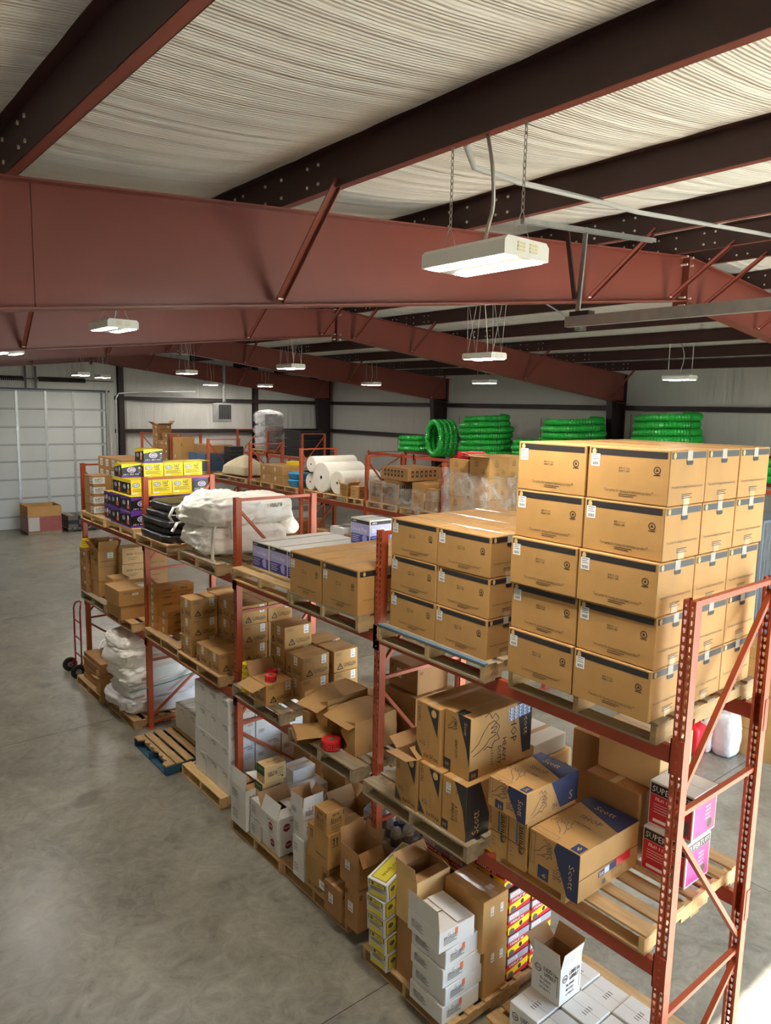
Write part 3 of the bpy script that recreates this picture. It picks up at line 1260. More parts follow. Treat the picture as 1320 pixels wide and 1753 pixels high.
def pallet(label, x, y, z, sx=1.22, sy=1.04, deck='wood_tan', side='wood_side', n=7, group=None, rz=0.0, paint=None, h=.135, broken=False, cat='pallet'):
    o = empty('wooden_pallet', (x + sx / 2, y + sy / 2, z), label, cat, group, rz)
    hx, hy = sx / 2, sy / 2
    t = .018
    d = MB()
    for k in range(n):
        w = .125 if k in (0, n - 1) else .10
        cx = -hx + w / 2 + (sx - w) * k / (n - 1)
        j = random.uniform(-.006, .006)
        if broken and k == 0:
            vs = []
            N = 22
            for i in range(N + 1):
                yy = -hy + sy * i / N
                cut = .0 if (i < 3 or i > N - 4) else .05 + .045 * abs(noise.noise(Vector((i * .7, 3, 1)))) + (.03 if i % 3 == 0 else 0)
                vs.append((-hx + cut, yy))
            for i in range(N):
                (a, ya), (b_, yb) = vs[i], vs[i + 1]
                p = [(a, ya, h - t), (-hx + w, ya, h - t), (-hx + w, yb, h - t), (b_, yb, h - t), (a, ya, h), (-hx + w, ya, h), (-hx + w, yb, h), (b_, yb, h)]
                d.add(p, [(0, 3, 2, 1), (4, 5, 6, 7), (0, 1, 5, 4), (1, 2, 6, 5), (2, 3, 7, 6), (3, 0, 4, 7)], deck)
            continue
        d.bevbox((cx - w / 2 + j, -hy + random.uniform(-.008, .004), h - t), (cx + w / 2 + j, hy + random.uniform(-.004, .008), h), .002, deck)
    d.build('deck', o)
    for k, yy in enumerate((-hy + .02, 0, hy - .02)):
        s = MB()
        m_ = paint or side
        s.box((-hx, yy - .019, .05), (hx, yy + .019, h - t), m_)
        xs = [-hx, -hx + .15 * sx, -hx + .36 * sx, -hx + .64 * sx, -hx + .85 * sx, hx]
        for a, b_ in ((0, 1), (2, 3), (4, 5)):
            s.box((xs[a], yy - .019, .016), (xs[b_], yy + .019, .05), m_)
        s.build('stringer', o)
    bmb = MB()
    for k in (0, 2.5, 5):
        cx = -hx + .06 + (sx - .12) * k / 5
        bmb.box((cx - .055, -hy, 0), (cx + .055, hy, .016), paint or deck)
    bmb.build('bottom_deck', o)
    return o



# ================================================================ the building
XL, XR, YN, YF, RX = -5.6, 16.45, -4.45, 27.0, 5.4


def roof_z(x):
    return 6.70 - 0.0805 * abs(x - RX)


mb = MB()
mb.box((XL - .2, YN - 6, -.2), (XR + .2, YF + .3, 0), 'concrete')
floor = tag(mb.build('floor'), kind='structure')
mb = MB()
for y in (2.15, 8.6, 15.0, 21.4):
    mb.box((XL, y - .003, .0002), (XR, y + .003, .0012), 'seam')
for x in (-3.3, 3.45, 10.2):
    mb.box((x - .003, YN, .0002), (x + .003, YF, .0012), 'seam')
tag(mb.build('trim_1'), kind='structure')

# roof: insulation sagging between the purlins
PX = [-4.62, -2.67, -.72, 1.3, 3.3, 5.0, 5.85, 7.5, 9.5, 11.5, 13.5, 15.4]
mb = MB()
xs = [XL - .1] + PX + [XR + .1]
vx = []
for a, b_ in zip(xs, xs[1:]):
    n = 8
    for i in range(n):
        t = i / n
        x = a + (b_ - a) * t
        vx.append((x, roof_z(x) + .265 - .05 * math.sin(PI * t) * min(1, (b_ - a))))
vx.append((xs[-1], roof_z(xs[-1]) + .265))
ys = [YN - .1 + (YF - YN + .2) * i / 120 for i in range(121)]
vs, fs = [], []
for x, z in vx:
    for y in ys:
        vs.append((x, y, z + .004 * math.sin(y * 9 + 2 * math.sin(x * 1.3))))
ny = len(ys)
for i in range(len(vx) - 1):
    for j in range(ny - 1):
        fs.append((i * ny + j, i * ny + j + 1, (i + 1) * ny + j + 1, (i + 1) * ny + j))
mb.add(vs, fs, 'insul_roof')
mb.add([(XL - .3, YN - .3, 6.02), (RX, YN - .3, 7.05), (XR + .3, YN - .3, 6.02), (XL - .3, YF + .3, 6.02), (RX, YF + .3, 7.05), (XR + .3, YF + .3, 6.02)], [(0, 1, 4, 3), (1, 2, 5, 4)], 'metal_shed')
tag(mb.build('ceiling', smooth=True), kind='structure')


def wall(name, pts_box):
    mb = MB()
    for a, b_ in pts_box:
        mb.box(a, b_, 'insul_wall')
    return tag(mb.build(name), kind='structure')


def gable(name, y0, y1, door=None):
    """end wall under the roof slopes, with a door opening"""
    mb = MB()
    cuts = [XL - .2, RX, XR + .2] + (list(door[:2]) if door else [])
    cuts.sort()
    for a, b_ in zip(cuts, cuts[1:]):
        z0 = door[2] if door and a >= door[0] - .001 and b_ <= door[1] + .001 else 0
        za, zb = roof_z(a) + .3, roof_z(b_) + .3
        p = [(a, y0, z0), (b_, y0, z0), (b_, y1, z0), (a, y1, z0), (a, y0, za), (b_, y0, zb), (b_, y1, zb), (a, y1, za)]
        mb.add(p, [(0, 3, 2, 1), (4, 5, 6, 7), (0, 1, 5, 4), (1, 2, 6, 5), (2, 3, 7, 6), (3, 0, 4, 7)], 'insul_wall')
    return tag(mb.build(name), kind='structure')


gable('wall_far', YF, YF + .15, (-0.3, 6.0, 5.03))
gable('wall_near', YN - .15, YN, (1.9, 7.9, 4.9))
wall('wall_right', [((XR, YN, 0), (XR + .15, YF, 6.2))])
wall('wall_left', [((XL - .15, YN, 0), (XL, YF, 6.2))])

# girts on the walls
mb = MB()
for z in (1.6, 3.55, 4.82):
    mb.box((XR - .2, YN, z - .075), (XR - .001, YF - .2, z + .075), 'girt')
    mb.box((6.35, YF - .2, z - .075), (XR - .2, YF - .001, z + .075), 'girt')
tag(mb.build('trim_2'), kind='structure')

# steel frames -----------------------------------------------------


def rafter_bottom(x):
    return roof_z(x) - (.56 + .030 * abs(x - RX))


def frame(y, label, full=True):
    o = empty('steel_frame', (RX, y, 0), label, 'beam', 'steel building frames')
    X0, X1 = XL + .05, XR - .05

    def L(x):
        return x - RX
    # web
    web = MB()
    xs = [X0 + .0, 0, RX, 11, X1 - .0]
    vs = []
    for x in xs:
        for dy in (-.006, .006):
            vs.append((L(x), dy, rafter_bottom(x) + .012))
            vs.append((L(x), dy, roof_z(x) - .012))
    fs = []
    for i in range(len(xs) - 1):
        a, b_ = i * 4, (i + 1) * 4
        fs += [(a, b_, b_ + 1, a + 1), (a + 2, a + 3, b_ + 3, b_ + 2)]
    web.add(vs, fs, 'primer')
    web.build('web', o)
    for nm, zf, s in (('flange', rafter_bottom, 1), ('flange', roof_z, -1)):
        f = MB()
        for a, b_ in ((X0, RX), (RX, X1)):
            za, zb = zf(a), zf(b_)
            t = .014
            z_ = sorted((0, s * t))
            f.add([(L(a), -.1, za + z_[0]), (L(b_), -.1, zb + z_[0]), (L(b_), .1, zb + z_[0]), (L(a), .1, za + z_[0]),
                   (L(a), -.1, za + z_[1]), (L(b_), -.1, zb + z_[1]), (L(b_), .1, zb + z_[1]), (L(a), .1, za + z_[1])],
                  [(0, 3, 2, 1), (4, 5, 6, 7), (0, 1, 5, 4), (1, 2, 6, 5), (2, 3, 7, 6), (3, 0, 4, 7)], 'primer')
        f.build(nm, o)
    # ridge splice plates with bolts, stiffeners
    sp = MB()
    sp.box((-.012, -.1, rafter_bottom(RX) - .1), (.012, .1, roof_z(RX)), 'primer')
    sp.box((L(-2.5) - .003, -.012, rafter_bottom(-2.5)), (L(-2.5) + .003, .012, roof_z(-2.5)), 'primer')
    sp.build('splice_plate', o)
    bo = MB()
    for k in range(4):
        for dx in (-.07, .07):
            z = rafter_bottom(RX) + (.0 if k > 1 else .45) + (k % 2) * .1 - (.06 if k > 1 else 0)
            bo.tube([(dx, -.106, z), (dx, -.012, z)], .014, 6, 'bolt')
    bo.build('bolt_heads', o)
    # columns
    for xi, xo in ((XR - .95, XR - .22), (XL + .95, XL + .22)):
        if xi < 0 and not full:
            continue
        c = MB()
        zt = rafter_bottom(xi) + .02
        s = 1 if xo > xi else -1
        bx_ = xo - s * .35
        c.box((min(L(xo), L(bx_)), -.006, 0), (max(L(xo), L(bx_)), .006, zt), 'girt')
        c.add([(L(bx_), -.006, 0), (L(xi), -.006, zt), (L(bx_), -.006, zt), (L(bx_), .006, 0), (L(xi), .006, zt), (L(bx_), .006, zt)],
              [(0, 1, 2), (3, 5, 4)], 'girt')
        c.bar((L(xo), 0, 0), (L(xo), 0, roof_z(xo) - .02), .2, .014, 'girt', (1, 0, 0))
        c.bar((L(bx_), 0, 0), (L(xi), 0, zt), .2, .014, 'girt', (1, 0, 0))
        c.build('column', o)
    for x in PX:
        if x in (-2.67, 1.3, 9.5, 13.5):
            continue
        zz = rafter_bottom(x) + .04
        for s in ((-1,) if full else (-1, 1)):
            br = MB()
            br.bar((L(x), s * .07, zz), (L(x), s * .86, roof_z(x) + .05), .065, .008, 'primer')
            br.bar((L(x) + .031, s * .07, zz), (L(x) + .031, s * .86, roof_z(x) + .05), .008, .055, 'primer')
            br.tube([(L(x) - .02, s * .09, zz + .02), (L(x) + .045, s * .09, zz + .02)], .012, 6, 'bolt')
            br.build('flange_brace', o)
    return o


frame(3.25, 'big dark red steel rafter crossing in front of all the other frames')
frame(11.0, 'second dark red steel frame, its column standing behind the middle of the pallet rack')
frame(18.8, 'third dark red steel frame, between the second frame and the far end wall')
frame(26.6, 'dark red steel frame against the far end wall above the big grey door')
f0 = empty('end_column', (10.45, YF - .16, 0), 'slim dark red column on the far end wall beside the grey heater', 'column')
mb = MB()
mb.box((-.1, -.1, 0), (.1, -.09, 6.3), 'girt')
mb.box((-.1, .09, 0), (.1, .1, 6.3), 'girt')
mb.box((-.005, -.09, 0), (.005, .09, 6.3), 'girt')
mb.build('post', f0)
f0.location.x = 12.45
f1 = copy_tree(f0, (6.55, YF - .16, 0), label='dark red column on the far end wall next to the big grey door')

# purlins ----------------------------------------------------------
pw = ['tenth', 'ninth', 'eighth']
for i, x in enumerate(PX):
    z = roof_z(x)
    o = empty('roof_purlin', (x, YN, z), None, 'beam', 'roof purlins')
    side_ = 'camera side' if x < RX else 'far side'
    n_ = ['first', 'second', 'third', 'fourth', 'fifth', 'sixth'][(5 - i) if x < RX else (i - 6)]
    o['label'] = 'dark red roof purlin, %s one down from the ridge on the %s slope' % (n_, 'aisle' if x < RX else 'pipe rack')
    mb = MB()
    Lp = YF - YN
    zt = .255
    mb.box((-.004, 0, .0), (.004, Lp, zt), 'primer_shaded')  # web and top flange use the shaded copy of the primer
    s = 1
    mb.box((0, 0, 0), (s * .07, Lp, .005), 'primer')
    mb.box((s * .066, 0, 0), (s * .07, Lp, .02), 'primer')
    mb.box((-.07, 0, zt - .005), (0, Lp, zt), 'primer_shaded')
    mb.build('web', o)
    bt = MB()
    for yy in (3.25, 11.0, 18.8):
        for dy in (-.62, -.48, -.12, .12, .48, .62):
            for zz in (.06, .19):
                yy_ = yy - YN + dy
                bt.tube([(-.004, yy_, zz), (-.014, yy_, zz)], .013, 6, 'bolt')
    bt.build('bolt_heads', o)

# far overhead door ------------------------------------------------
d = ob('door_1', None, None, (2.85, YF - .02, 0))
d['kind'] = 'structure'
zs = [0, .44, 1.11, 1.79, 2.44, 3.05, 3.69, 4.34, 5.0]
for k in range(8):
    mb = MB()
    mb.box((-3.13, -.03, zs[k] + .012), (3.13, .01, zs[k + 1] - .012), 'door_panel')
    mb.box((-3.13, -.02, zs[k + 1] - .012), (3.13, .005, zs[k + 1] + .012), 'door_joint')
    mb.box((-3.13, -.036, zs[k + 1] + .03), (3.13, -.03, zs[k + 1] + .045), 'door_joint')
    mb.build('door_section', d)
for x in (-2.85, -1.95, -1.0, 0, .98, 1.95, 3.0):
    mb = MB()
    mb.box((x - .04, -.05, 0.02), (x + .04, -.036, 5.0), 'galv' if x < 2.5 else 'door_joint')
    for z in zs[1:-1]:
        mb.box((x - .07, -.062, z - .05), (x + .07, -.05, z + .03), 'galv')
    mb.build('door_stile', d)
mb = MB()
for x in (-3.25, 3.17):
    mb.box((x - .03, -.12, 0), (x + .05, -.01, 5.1), 'galv')
    mb.box((x - .1, -.02, 0), (x - .03, 0, 5.1), 'galv')
mb.box((-3.3, -.1, 5.03), (3.3, -.0, 5.1), 'steel_dark')
mb.build('door_track', d)
mb = MB()
mb.box((-3.149, .03, 0), (3.149, .09, 5.029), 'door_panel')  # unseen plate added to block outside light leaking through the door gaps
mb.build('door_light_block', d)
# second far door panels are out of frame; torsion spring above the door
o = empty('torsion_spring', (2.85, YF - .28, 5.43), 'black torsion spring shaft above the big grey overhead door', 'door spring')
mb = MB()
mb.tube([(-3.2, 0, 0), (3.4, 0, 0)], .014, 8, 'steel_dark')
mb.build('shaft', o)
for a, b_ in ((-1.9, .22), (.72, 2.35)):
    mb = MB()
    pts = []
    nT = 34
    for i in range(nT * 8 + 1):
        t = i / (nT * 8)
        pts.append((a + (b_ - a) * t, .072 * math.cos(2 * PI * nT * t), .072 * math.sin(2 * PI * nT * t)))
    mb.tube(pts, .021, 5, 'black_paint')
    mb.build('spring', o, smooth=True)
mb = MB()
for x in (.28, .62):
    mb.box((x - .035, -.02, -.33), (x + .035, .02, .45), 'steel_dark')
mb.build('bracket', o)

# heater on the end wall
o = empty('unit_heater', (10.3, 25.5, 3.94), 'grey unit heater with a black grille hanging near the far end wall', 'heater')
mb = MB()
mb.bevbox((-.31, 0, 0), (.31, .5, .77), .02, 'galv')
mb.build('housing', o)
mb = MB()
for k in range(9):
    mb.box((-.27, -.012, .16 + k * .06), (.27, 0, .185 + k * .06), 'black_paint')
for k in range(7):
    mb.box((-.27 + k * .088, -.016, .14), (-.262 + k * .088, -.01, .70), 'galv')
mb.box((-.28, -.004, .13), (.28, .0, .71), 'black_paint')
mb.build('grille', o)
mb = MB()
mb.tube([(.1, .25, .77), (.1, .25, 2.3)], .07, 12, 'galv')
mb.build('flue_pipe', o, smooth=True)

# conduits, strut, door tracks ---------------------------------------


def run(name, label, pts, r, mat, cat='pipe', group=None):
    mb = MB()
    mb.tube(pts, r, 8, mat)
    return tag(mb.build(name, smooth=True), label, cat, group)


run('conduit', 'grey metal conduit bending out beside the largest lamp and running across the purlins',
    [(-.60, 1.05, 6.40), (-.56, 1.2, 6.34), (-.5, 1.38, 6.28), (-.3, 1.5, 6.22), (.2, 1.56, 6.24), (1.34, 1.7, 6.35), (2.0, 1.78, 6.40), (3.34, 1.78, 6.51), (4.2, 1.78, 6.58), (4.9, 1.8, 6.64)], .02, 'conduit')
run('conduit', 'thin grey conduit sloping across the bay behind the big rafter', [(1.9, 4.6, 6.39), (5.2, 5.9, 6.62), (8.6, 7.17, 6.40)], .014, 'conduit')
run('conduit', 'long thin grey conduit under the rafters above the second row of racks', [(3.2, 11.9, 6.50), (5.4, 12.7, 6.66), (9.6, 14.2, 6.34)], .014, 'conduit')
run('conduit', 'grey conduit bending down the far wall beside the big grey door', [(9.4, 26.3, 5.15), (7.2, 26.6, 5.08), (6.45, 26.75, 5.0), (6.35, 26.78, 4.8), (6.35, 26.78, .2)], .03, 'conduit')

# near overhead door: its horizontal track and hanging brackets
o = empty('door_track', (2.2, YN, 5.55), 'galvanised overhead door track hanging just below the big red rafter', 'door track')
ytr = 2.64 - YN
mb = MB()
for (a, b_) in (((-.0, 0, -.03), (.01, ytr, .05)), ((.0, 0, -.04), (.075, ytr, -.03)), ((.0, 0, .05), (.06, ytr, .06)), ((.065, 0, -.04), (.075, ytr, -.0))):
    mb.box(a, b_, 'galv')
mb.build('rail', o)
mb = MB()
mb.box((-.01, ytr - .28, .06), (.09, ytr - .06, .10), 'black_paint')
mb.build('mounting_plate', o)
mb = MB()
mb.bar((.04, ytr - .13, .09), (.06, ytr - .16, .88), .045, .006, 'galv')
mb.bar((.018, ytr - .13, .09), (.038, ytr - .16, .88), .006, .045, 'galv')
mb.build('hanger', o)
mb = MB()
mb.bar((.0, ytr - .10, .22), (-.18, ytr - .10, .86), .045, .006, 'primer_shaded')
mb.bar((.022, ytr - .10, .22), (-.158, ytr - .10, .86), .006, .045, 'primer_shaded')
mb.build('hanger', o)
o = empty('strut_channel', (1.30, 2.46, 6.345), 'galvanised slotted strut spanning two purlins above the door track', 'strut')
mb = MB()
mb.bar((0, 0, 0), (2.1, 0, .155), .041, .006, 'galv')
mb.bar((0, -.02, -.02), (2.1, -.02, .135), .006, .041, 'galv')
mb.bar((0, .02, -.02), (2.1, .02, .135), .006, .041, 'galv')
mb.build('channel', o)

# light fixtures -----------------------------------------------------


def chain(mb, x, y, z0, z1):
    n = int((z1 - z0) / .035)
    for k in range(n):
        z = z0 + (z1 - z0) * (k + .5) / n
        pts = []
        for i in range(8):
            a = 2 * PI * i / 8
            c, s_ = math.cos(a) * .009, math.sin(a) * .024
            pts.append((x + (c if k % 2 else 0), y + (0 if k % 2 else c), z + s_))
        mb.tube(pts, .0032, 4, 'wire', closed=True)


def fixture(x, y, z, label, drop=None, chains=True, rz=0.0):
    drop = roof_z(x) - z + .006
    x += .03
    o = empty('high_bay_light', (x, y, z), label, 'ceiling light', 'hanging shop lights', rz)
    hx, hy = .18, .32
    mb = MB()
    # tapered housing
    vs = [(-hx, -hy, 0), (hx, -hy, 0), (hx, hy, 0), (-hx, hy, 0), (-hx, -hy, .075), (hx, -hy, .075), (hx, hy, .075), (-hx, hy, .075),
          (-hx * .86, -hy, .098), (hx * .86, -hy, .098), (hx * .86, hy, .098), (-hx * .86, hy, .098)]
    mb.add(vs, [(0, 3, 2, 1), (0, 1, 5, 4), (1, 2, 6, 5), (2, 3, 7, 6), (3, 0, 4, 7), (4, 5, 9, 8), (6, 7, 11, 10), (5, 6, 10, 9), (7, 4, 8, 11), (8, 9, 10, 11)], 'fixture')
    mb.build('housing', o)
    for s in (-1, 1):
        lm = MB()
        lm.box((s * .115 - .045, -hy + .03, -.006), (s * .115 + .045, hy - .03, .0005), 'lamp')
        lm.build('lamp', o)
        v = MB()
        for k in range(3):
            v.box((s * .05 - .03, -hy - .004, .03 + k * .018), (s * .05 + .03, -hy, .04 + k * .018), 'fixture_vent')
        v.build('vent', o)
    mb = MB()
    mb.box((-.065, -hy + .02, -.003), (.065, hy - .02, .0), 'fixture')
    mb.build('reflector', o)
    for yy in (-.275, .275):
        w = MB()
        if chains:
            for s in (-1, 1):
                w.tube([(s * .09, yy + s * .02, .1), (0, yy, .26)], .0022, 5, 'wire')
        else:
            for s in (-1, 1):
                w.tube([(s * .1, yy, .1), (s * .02, yy - .16, drop)], .0028, 5, 'cable_white')
                w.tube([(-s * .1, yy, .1), (s * .02, yy + .16, drop)], .0028, 5, 'cable_white')
        w.build('hanger_wire', o)
    if chains:
        for yy in (-.275, .275):
            c = MB()
            chain(c, 0, yy, .25, drop)
            c.build('chain', o)
    cd = MB()
    p = [(0, 0, .1), (.03, .0, .22), (.0, -.06, drop * .45), (-.06, -.10, drop * .7), (.02, .02, drop)]
    if not chains:
        p = [(.05, 0, .1), (.07, 0, .2), (.0, 0, drop * .6), (-.06, .04, drop)]
    q = []
    for i in range(len(p) - 1):
        for j in range(8):
            t = j / 8
            p0, p1, p2, p3 = [Vector(p[max(0, min(len(p) - 1, i + k))]) for k in (-1, 0, 1, 2)]
            q.append(.5 * ((2 * p1) + (p2 - p0) * t + (2 * p0 - 5 * p1 + 4 * p2 - p3) * t * t + (3 * p1 - p0 - 3 * p2 + p3) * t ** 3))
    q.append(Vector(p[-1]))
    cd.tube(q, .011 if chains else .006, 8, 'wire' if chains else 'cable_white')
    cd.build('flex_conduit', o, smooth=True)
    return o


fixture(-.72, 1.02, 5.50, 'largest white shop light, hanging on chains in front of the big red rafter', .74)
fixture(-.72, 6.95, 5.53, 'white shop light hanging in front of the second red rafter', .66)
fixture(-.72, 12.05, 5.46, 'white shop light cut by the picture edge just below the second rafter', .7)
fixture(5.0, 6.35, 5.49, 'white shop light hanging by crossed wires beneath the ridge, just behind the big rafter', 1.1, False)
fixture(5.0, 12.15, 5.49, 'white shop light hanging by crossed wires below the middle of the second frame', 1.1, False)
fixture(5.0, 17.5, 5.49, 'white shop light hanging by crossed wires below the middle of the third frame', 1.1, False)
fixture(5.0, 24.3, 5.49, 'white shop light beside the end of the black door spring', .9, False)
fixture(3.3, 21.2, 5.44, 'small white shop light in front of the big grey door, above its black spring', .6, True)
fixture(11.5, 6.6, 5.42, 'white shop light hanging on chains in front of the white side wall', .75)
fixture(11.5, 12.4, 5.41, 'white shop light against the side wall between two red columns', .7)
fixture(11.5, 17.5, 5.41, 'white shop light hanging under the third frame near its column', .7)
fixture(11.5, 24.4, 5.41, 'white shop light hanging near the corner column of the end wall', .7)
fixture(9.5, 25.2, 5.41, 'dim far white shop light beside the grey unit heater', .7)
# rows over the aisle behind the viewer keep the same grid
fixture(-.72, -3.6, 5.50, 'white shop light over the aisle behind the viewer', .74)
fixture(5.0, .3, 5.49, 'white shop light hung over the rack end by the near door', 1.1, False)
jb = MB()
jb.bevbox((8.55, 7.1, 6.28), (8.75, 7.25, 6.46), .01, 'galv')
tag(jb.build('junction_box'), 'small grey junction box under the roof above the side wall light', 'electrical box')

# ================================================================ pallet racks
TP = .0508


def post_mesh():
    """slotted channel: web with two columns of teardrop slots, flanges and lips; web in the x=0 plane, open to +x"""
    mb = MB()
    Wd, D, H = .076, .07, 3.68
    hw = Wd / 2
    colx = (-.0205, .0205)
    n = int(H / TP)

    def tile(y0, y1, yc, z0, z1, up_=True):
        zc = (z0 + z1) / 2
        r, rb = .0095, .0055
        hole = [(yc - r, zc + .006), (yc - r * .7, zc + .0155), (yc + r * .7, zc + .0155), (yc + r, zc + .006), (yc + rb, zc - .004), (yc + rb, zc - .014), (yc - rb, zc - .014), (yc - rb, zc - .004)]
        o = [(y0, z0 + (z1 - z0) * .62), (y0, z1), (y1, z1), (y1, z0 + (z1 - z0) * .62), (y1, z0 + (z1 - z0) * .4), (y1, z0), (y0, z0), (y0, z0 + (z1 - z0) * .4)]
        vs = [(0, y, z) for y, z in hole] + [(0, y, z) for y, z in o]
        fs = [(k, (k + 1) % 8, 8 + (k + 1) % 8, 8 + k) for k in range(8)]
        mb.add(vs, fs, 'rack_orange')
    for k in range(n):
        z0, z1 = k * TP, (k + 1) * TP
        tile(-hw, -.003, colx[0], z0, z1)
        tile(.003, hw, colx[1], z0, z1)
    H = n * TP
    mb.add([(0, -.003, 0), (.006, 0, 0), (0, .003, 0), (0, -.003, H), (.006, 0, H), (0, .003, H)], [(0, 1, 4, 3), (1, 2, 5, 4)], 'rack_orange')
    t = .002
    for s in (-1, 1):
        mb.box((0, s * hw - (t if s > 0 else 0), 0), (D, s * hw + (0 if s > 0 else t), H), 'rack_orange')
        a, b_ = sorted((s * hw, s * (hw - .018)))
        mb.box((D - t, a, 0), (D, b_, H), 'rack_orange')
    return mb.mesh('post')


POST = post_mesh()
_pb = MB()
_pb.box((-.02, -.06, 0), (.09, .06, .008), 'rack_orange')
_pb.tube([(.078, .045, .008), (.078, .045, .03)], .008, 6, 'bolt')
PLATE = _pb.mesh('foot_plate')
_cn = MB()
_cn.box((-.006, -.042, -.16), (0, .042, .055), 'beam_orange')
_cn.box((-.006, .036, -.16), (.05, .042, .055), 'beam_orange')
for _z in (-.13, -.08, -.03, .02):
    _cn.tube([(-.012, 0, _z), (-.005, 0, _z)], .008, 6, 'beam_orange')
CONN = _cn.mesh('connector')


def rack(label, X, Ys, levels, flips, depth=1.07, height=None, group=None):
    o = empty('pallet_rack', (X, Ys[0], 0), label, 'storage rack', group)
    for k, y in enumerate(Ys):
        yy = y - Ys[0]
        for s in (0, 1):
            p = ob('post', POST, o, (0 if s == 0 else depth, yy, 0.008), 0 if s == 0 else PI)
            if height:
                p.scale = (1, 1, height / 3.68)
            ob('foot_plate', PLATE, p)
        top = (height or 3.66)
        zs_ = [top - .02, top * .645, top * .28, .09]
        mb_ = None
        for z in zs_:
            b_ = MB()
            b_.bar((.03, yy, z), (depth - .03, yy, z), .036, .03, 'rack_orange')
            b_.build('brace', o)
        for i in range(3):
            za, zb = zs_[i] - .08, zs_[i + 1] + .08
            fr = (i % 2 == 0)
            if not flips[k]:
                fr = not fr
            a, c = ((.03, yy, zb), (depth - .03, yy, za)) if fr else ((.03, yy, za), (depth - .03, yy, zb))
            b_ = MB()
            b_.bar(a, c, .034, .03, 'rack_orange')
            b_.build('brace', o)
    for k in range(len(Ys) - 1):
        L_ = Ys[k + 1] - Ys[k]
        y0 = Ys[k] - Ys[0] + .04
        for z in levels:
            for s in (0, 1):
                b_ = MB()
                x0, x1 = (-.004, .042) if s == 0 else (depth - .042, depth + .004)
                b_.bevbox((x0, 0, -.105), (x1, L_ - .08, 0), .004, 'beam_orange')
                sx_ = x1 if s == 0 else x0
                bm = b_.build('beam', o, loc=(0, y0, z))
                for yc in (-.04 + .0, L_ - .04):
                    c = ob('connector', CONN, bm, (-.006 if s == 0 else depth + .006, yc, 0))
                    if s:
                        c.rotation_euler = (0, 0, PI)
    return o


YS1 = [0.0, 2.75, 5.30, 7.96, 10.63]
B1, B2 = 2.79, 1.42
rack('tall orange pallet rack of four bays alongside the open aisle', 0.0, YS1, (B1, B2), (True, True, False, True, False))
YS2 = [5.5, 8.12, 10.5, 13.1, 15.6, 18.1, 20.7, 23.2]
rack('second row of orange pallet racks, carrying the white rolls and blue tote', 5.9, YS2, (2.55, 1.2), (False,) * 7 + (False,))
rack('orange pallet rack along the white side wall holding green pipe coils', 13.6, [4.6, 7.2, 9.8, 12.4, 15.0, 17.6, 20.2], (3.0, 1.5), (True,) * 7, 1.9, 2.99)
rack('orange pallet rack in the far corner with the shrink wrapped column of goods', 11.2, [21.2, 23.7, 26.2], (2.75, 1.3), (True,) * 3, 1.07, 3.66)

PH = .135
U1 = B1 + .001
U2 = B2 + .001
TU, TM, TF = U1 + PH, U2 + PH, PH

# ================================================================ upper level
pallet('weathered pallet under the tallest stack of black banded cartons at the rack end', -.07, .10, U1, 1.24, 1.12, 'wood_grey', 'wood_side')
LAY = ['bottom', 'second', 'third', 'fourth', 'top']
ORD3 = ['aisle side', 'middle', 'back']
for l in range(5):
    for c in range(3):
        for r in range(2):
            if l < 4 and c > 0 and r == 1:
                continue
            z = TU + l * .314
            shift = (0, .012, -.02, .01, .018)[l]
            carton('black banded carton, five layer stack, %s layer, %s column%s' % (LAY[l], ORD3[c], ', near row' if r == 0 else ', far row'),
                   -.11 + c * .413 + shift, .13 + r * .54, z, .408, .532, .31, 'band', group='cartons in the five layer stack')
# inner cartons of the tall stack carry the top layer
for l in range(4):
    for c in (1, 2):
        pass
for l in range(4):
    for c in (1, 2):
        carton('black banded carton buried inside the five layer stack at the rack end', -.11 + c * .413, .67, TU + l * .314, .408, .532, .31, 'band', group='cartons in the five layer stack')
p = pallet('pallet with a blue painted lead board under the three layer carton stack', -.16, 1.36, U1, 1.24, 1.20, 'wood_grey', 'wood_side')
mb = MB()
mb.box((-.624, -.6, PH), (-.585, .6, PH + .008), 'blue_strip')
mb.build('painted_board', p)
for l in range(3):
    for c in range(3):
        for r in range(2):
            if l < 2 and c > 0 and r == 1:
                pass
            carton('black banded carton, three layer stack, %s layer, %s column, %s' % (('bottom', 'middle', 'top')[l], ORD3[c], ('near row', 'far row')[r]),
                   -.08 + c * .395, 1.42 + r * .545, TU + .012 * (c == 0) * 0 + l * .298, .39, .538, .294, 'band', group='cartons in the three layer stack')

pallet('weathered pallet under the two big brown cartons next to the blue and white boxes', -.17, 2.80, U1, 1.24, 1.10, 'wood_grey', 'wood_side')
for r in range(2):
    for c in range(2):
        carton('wide brown carton with black band beside the blue panelled boxes, %s %s' % (('near', 'far')[r], ('aisle side one', 'back one')[c]),
               -.17 + c * .62, 2.82 + r * .54, TU, .61, .53, .40, 'band', 'kraft', group='wide brown cartons')
pallet('pale pallet under the blue and white boxes', -.12, 3.97, U1, 1.24, 1.18, 'wood_new', 'wood_side')
for r in range(3):
    for c in range(3):
        carton('white box with blue panels in the low block, %s row, %s' % (('near', 'middle', 'far')[r], ORD3[c]),
               .10 + c * .335, 4.01 + r * .358, TU, .33, .352, .295, 'decal', group='blue and white boxes')
carton('white box with blue panels standing alone on top of the brown and white boxes', .88, 3.99, TU + .297, .30, .34, .29, 'decal', group='blue and white boxes')

# folded sacks ------------------------------------------------------


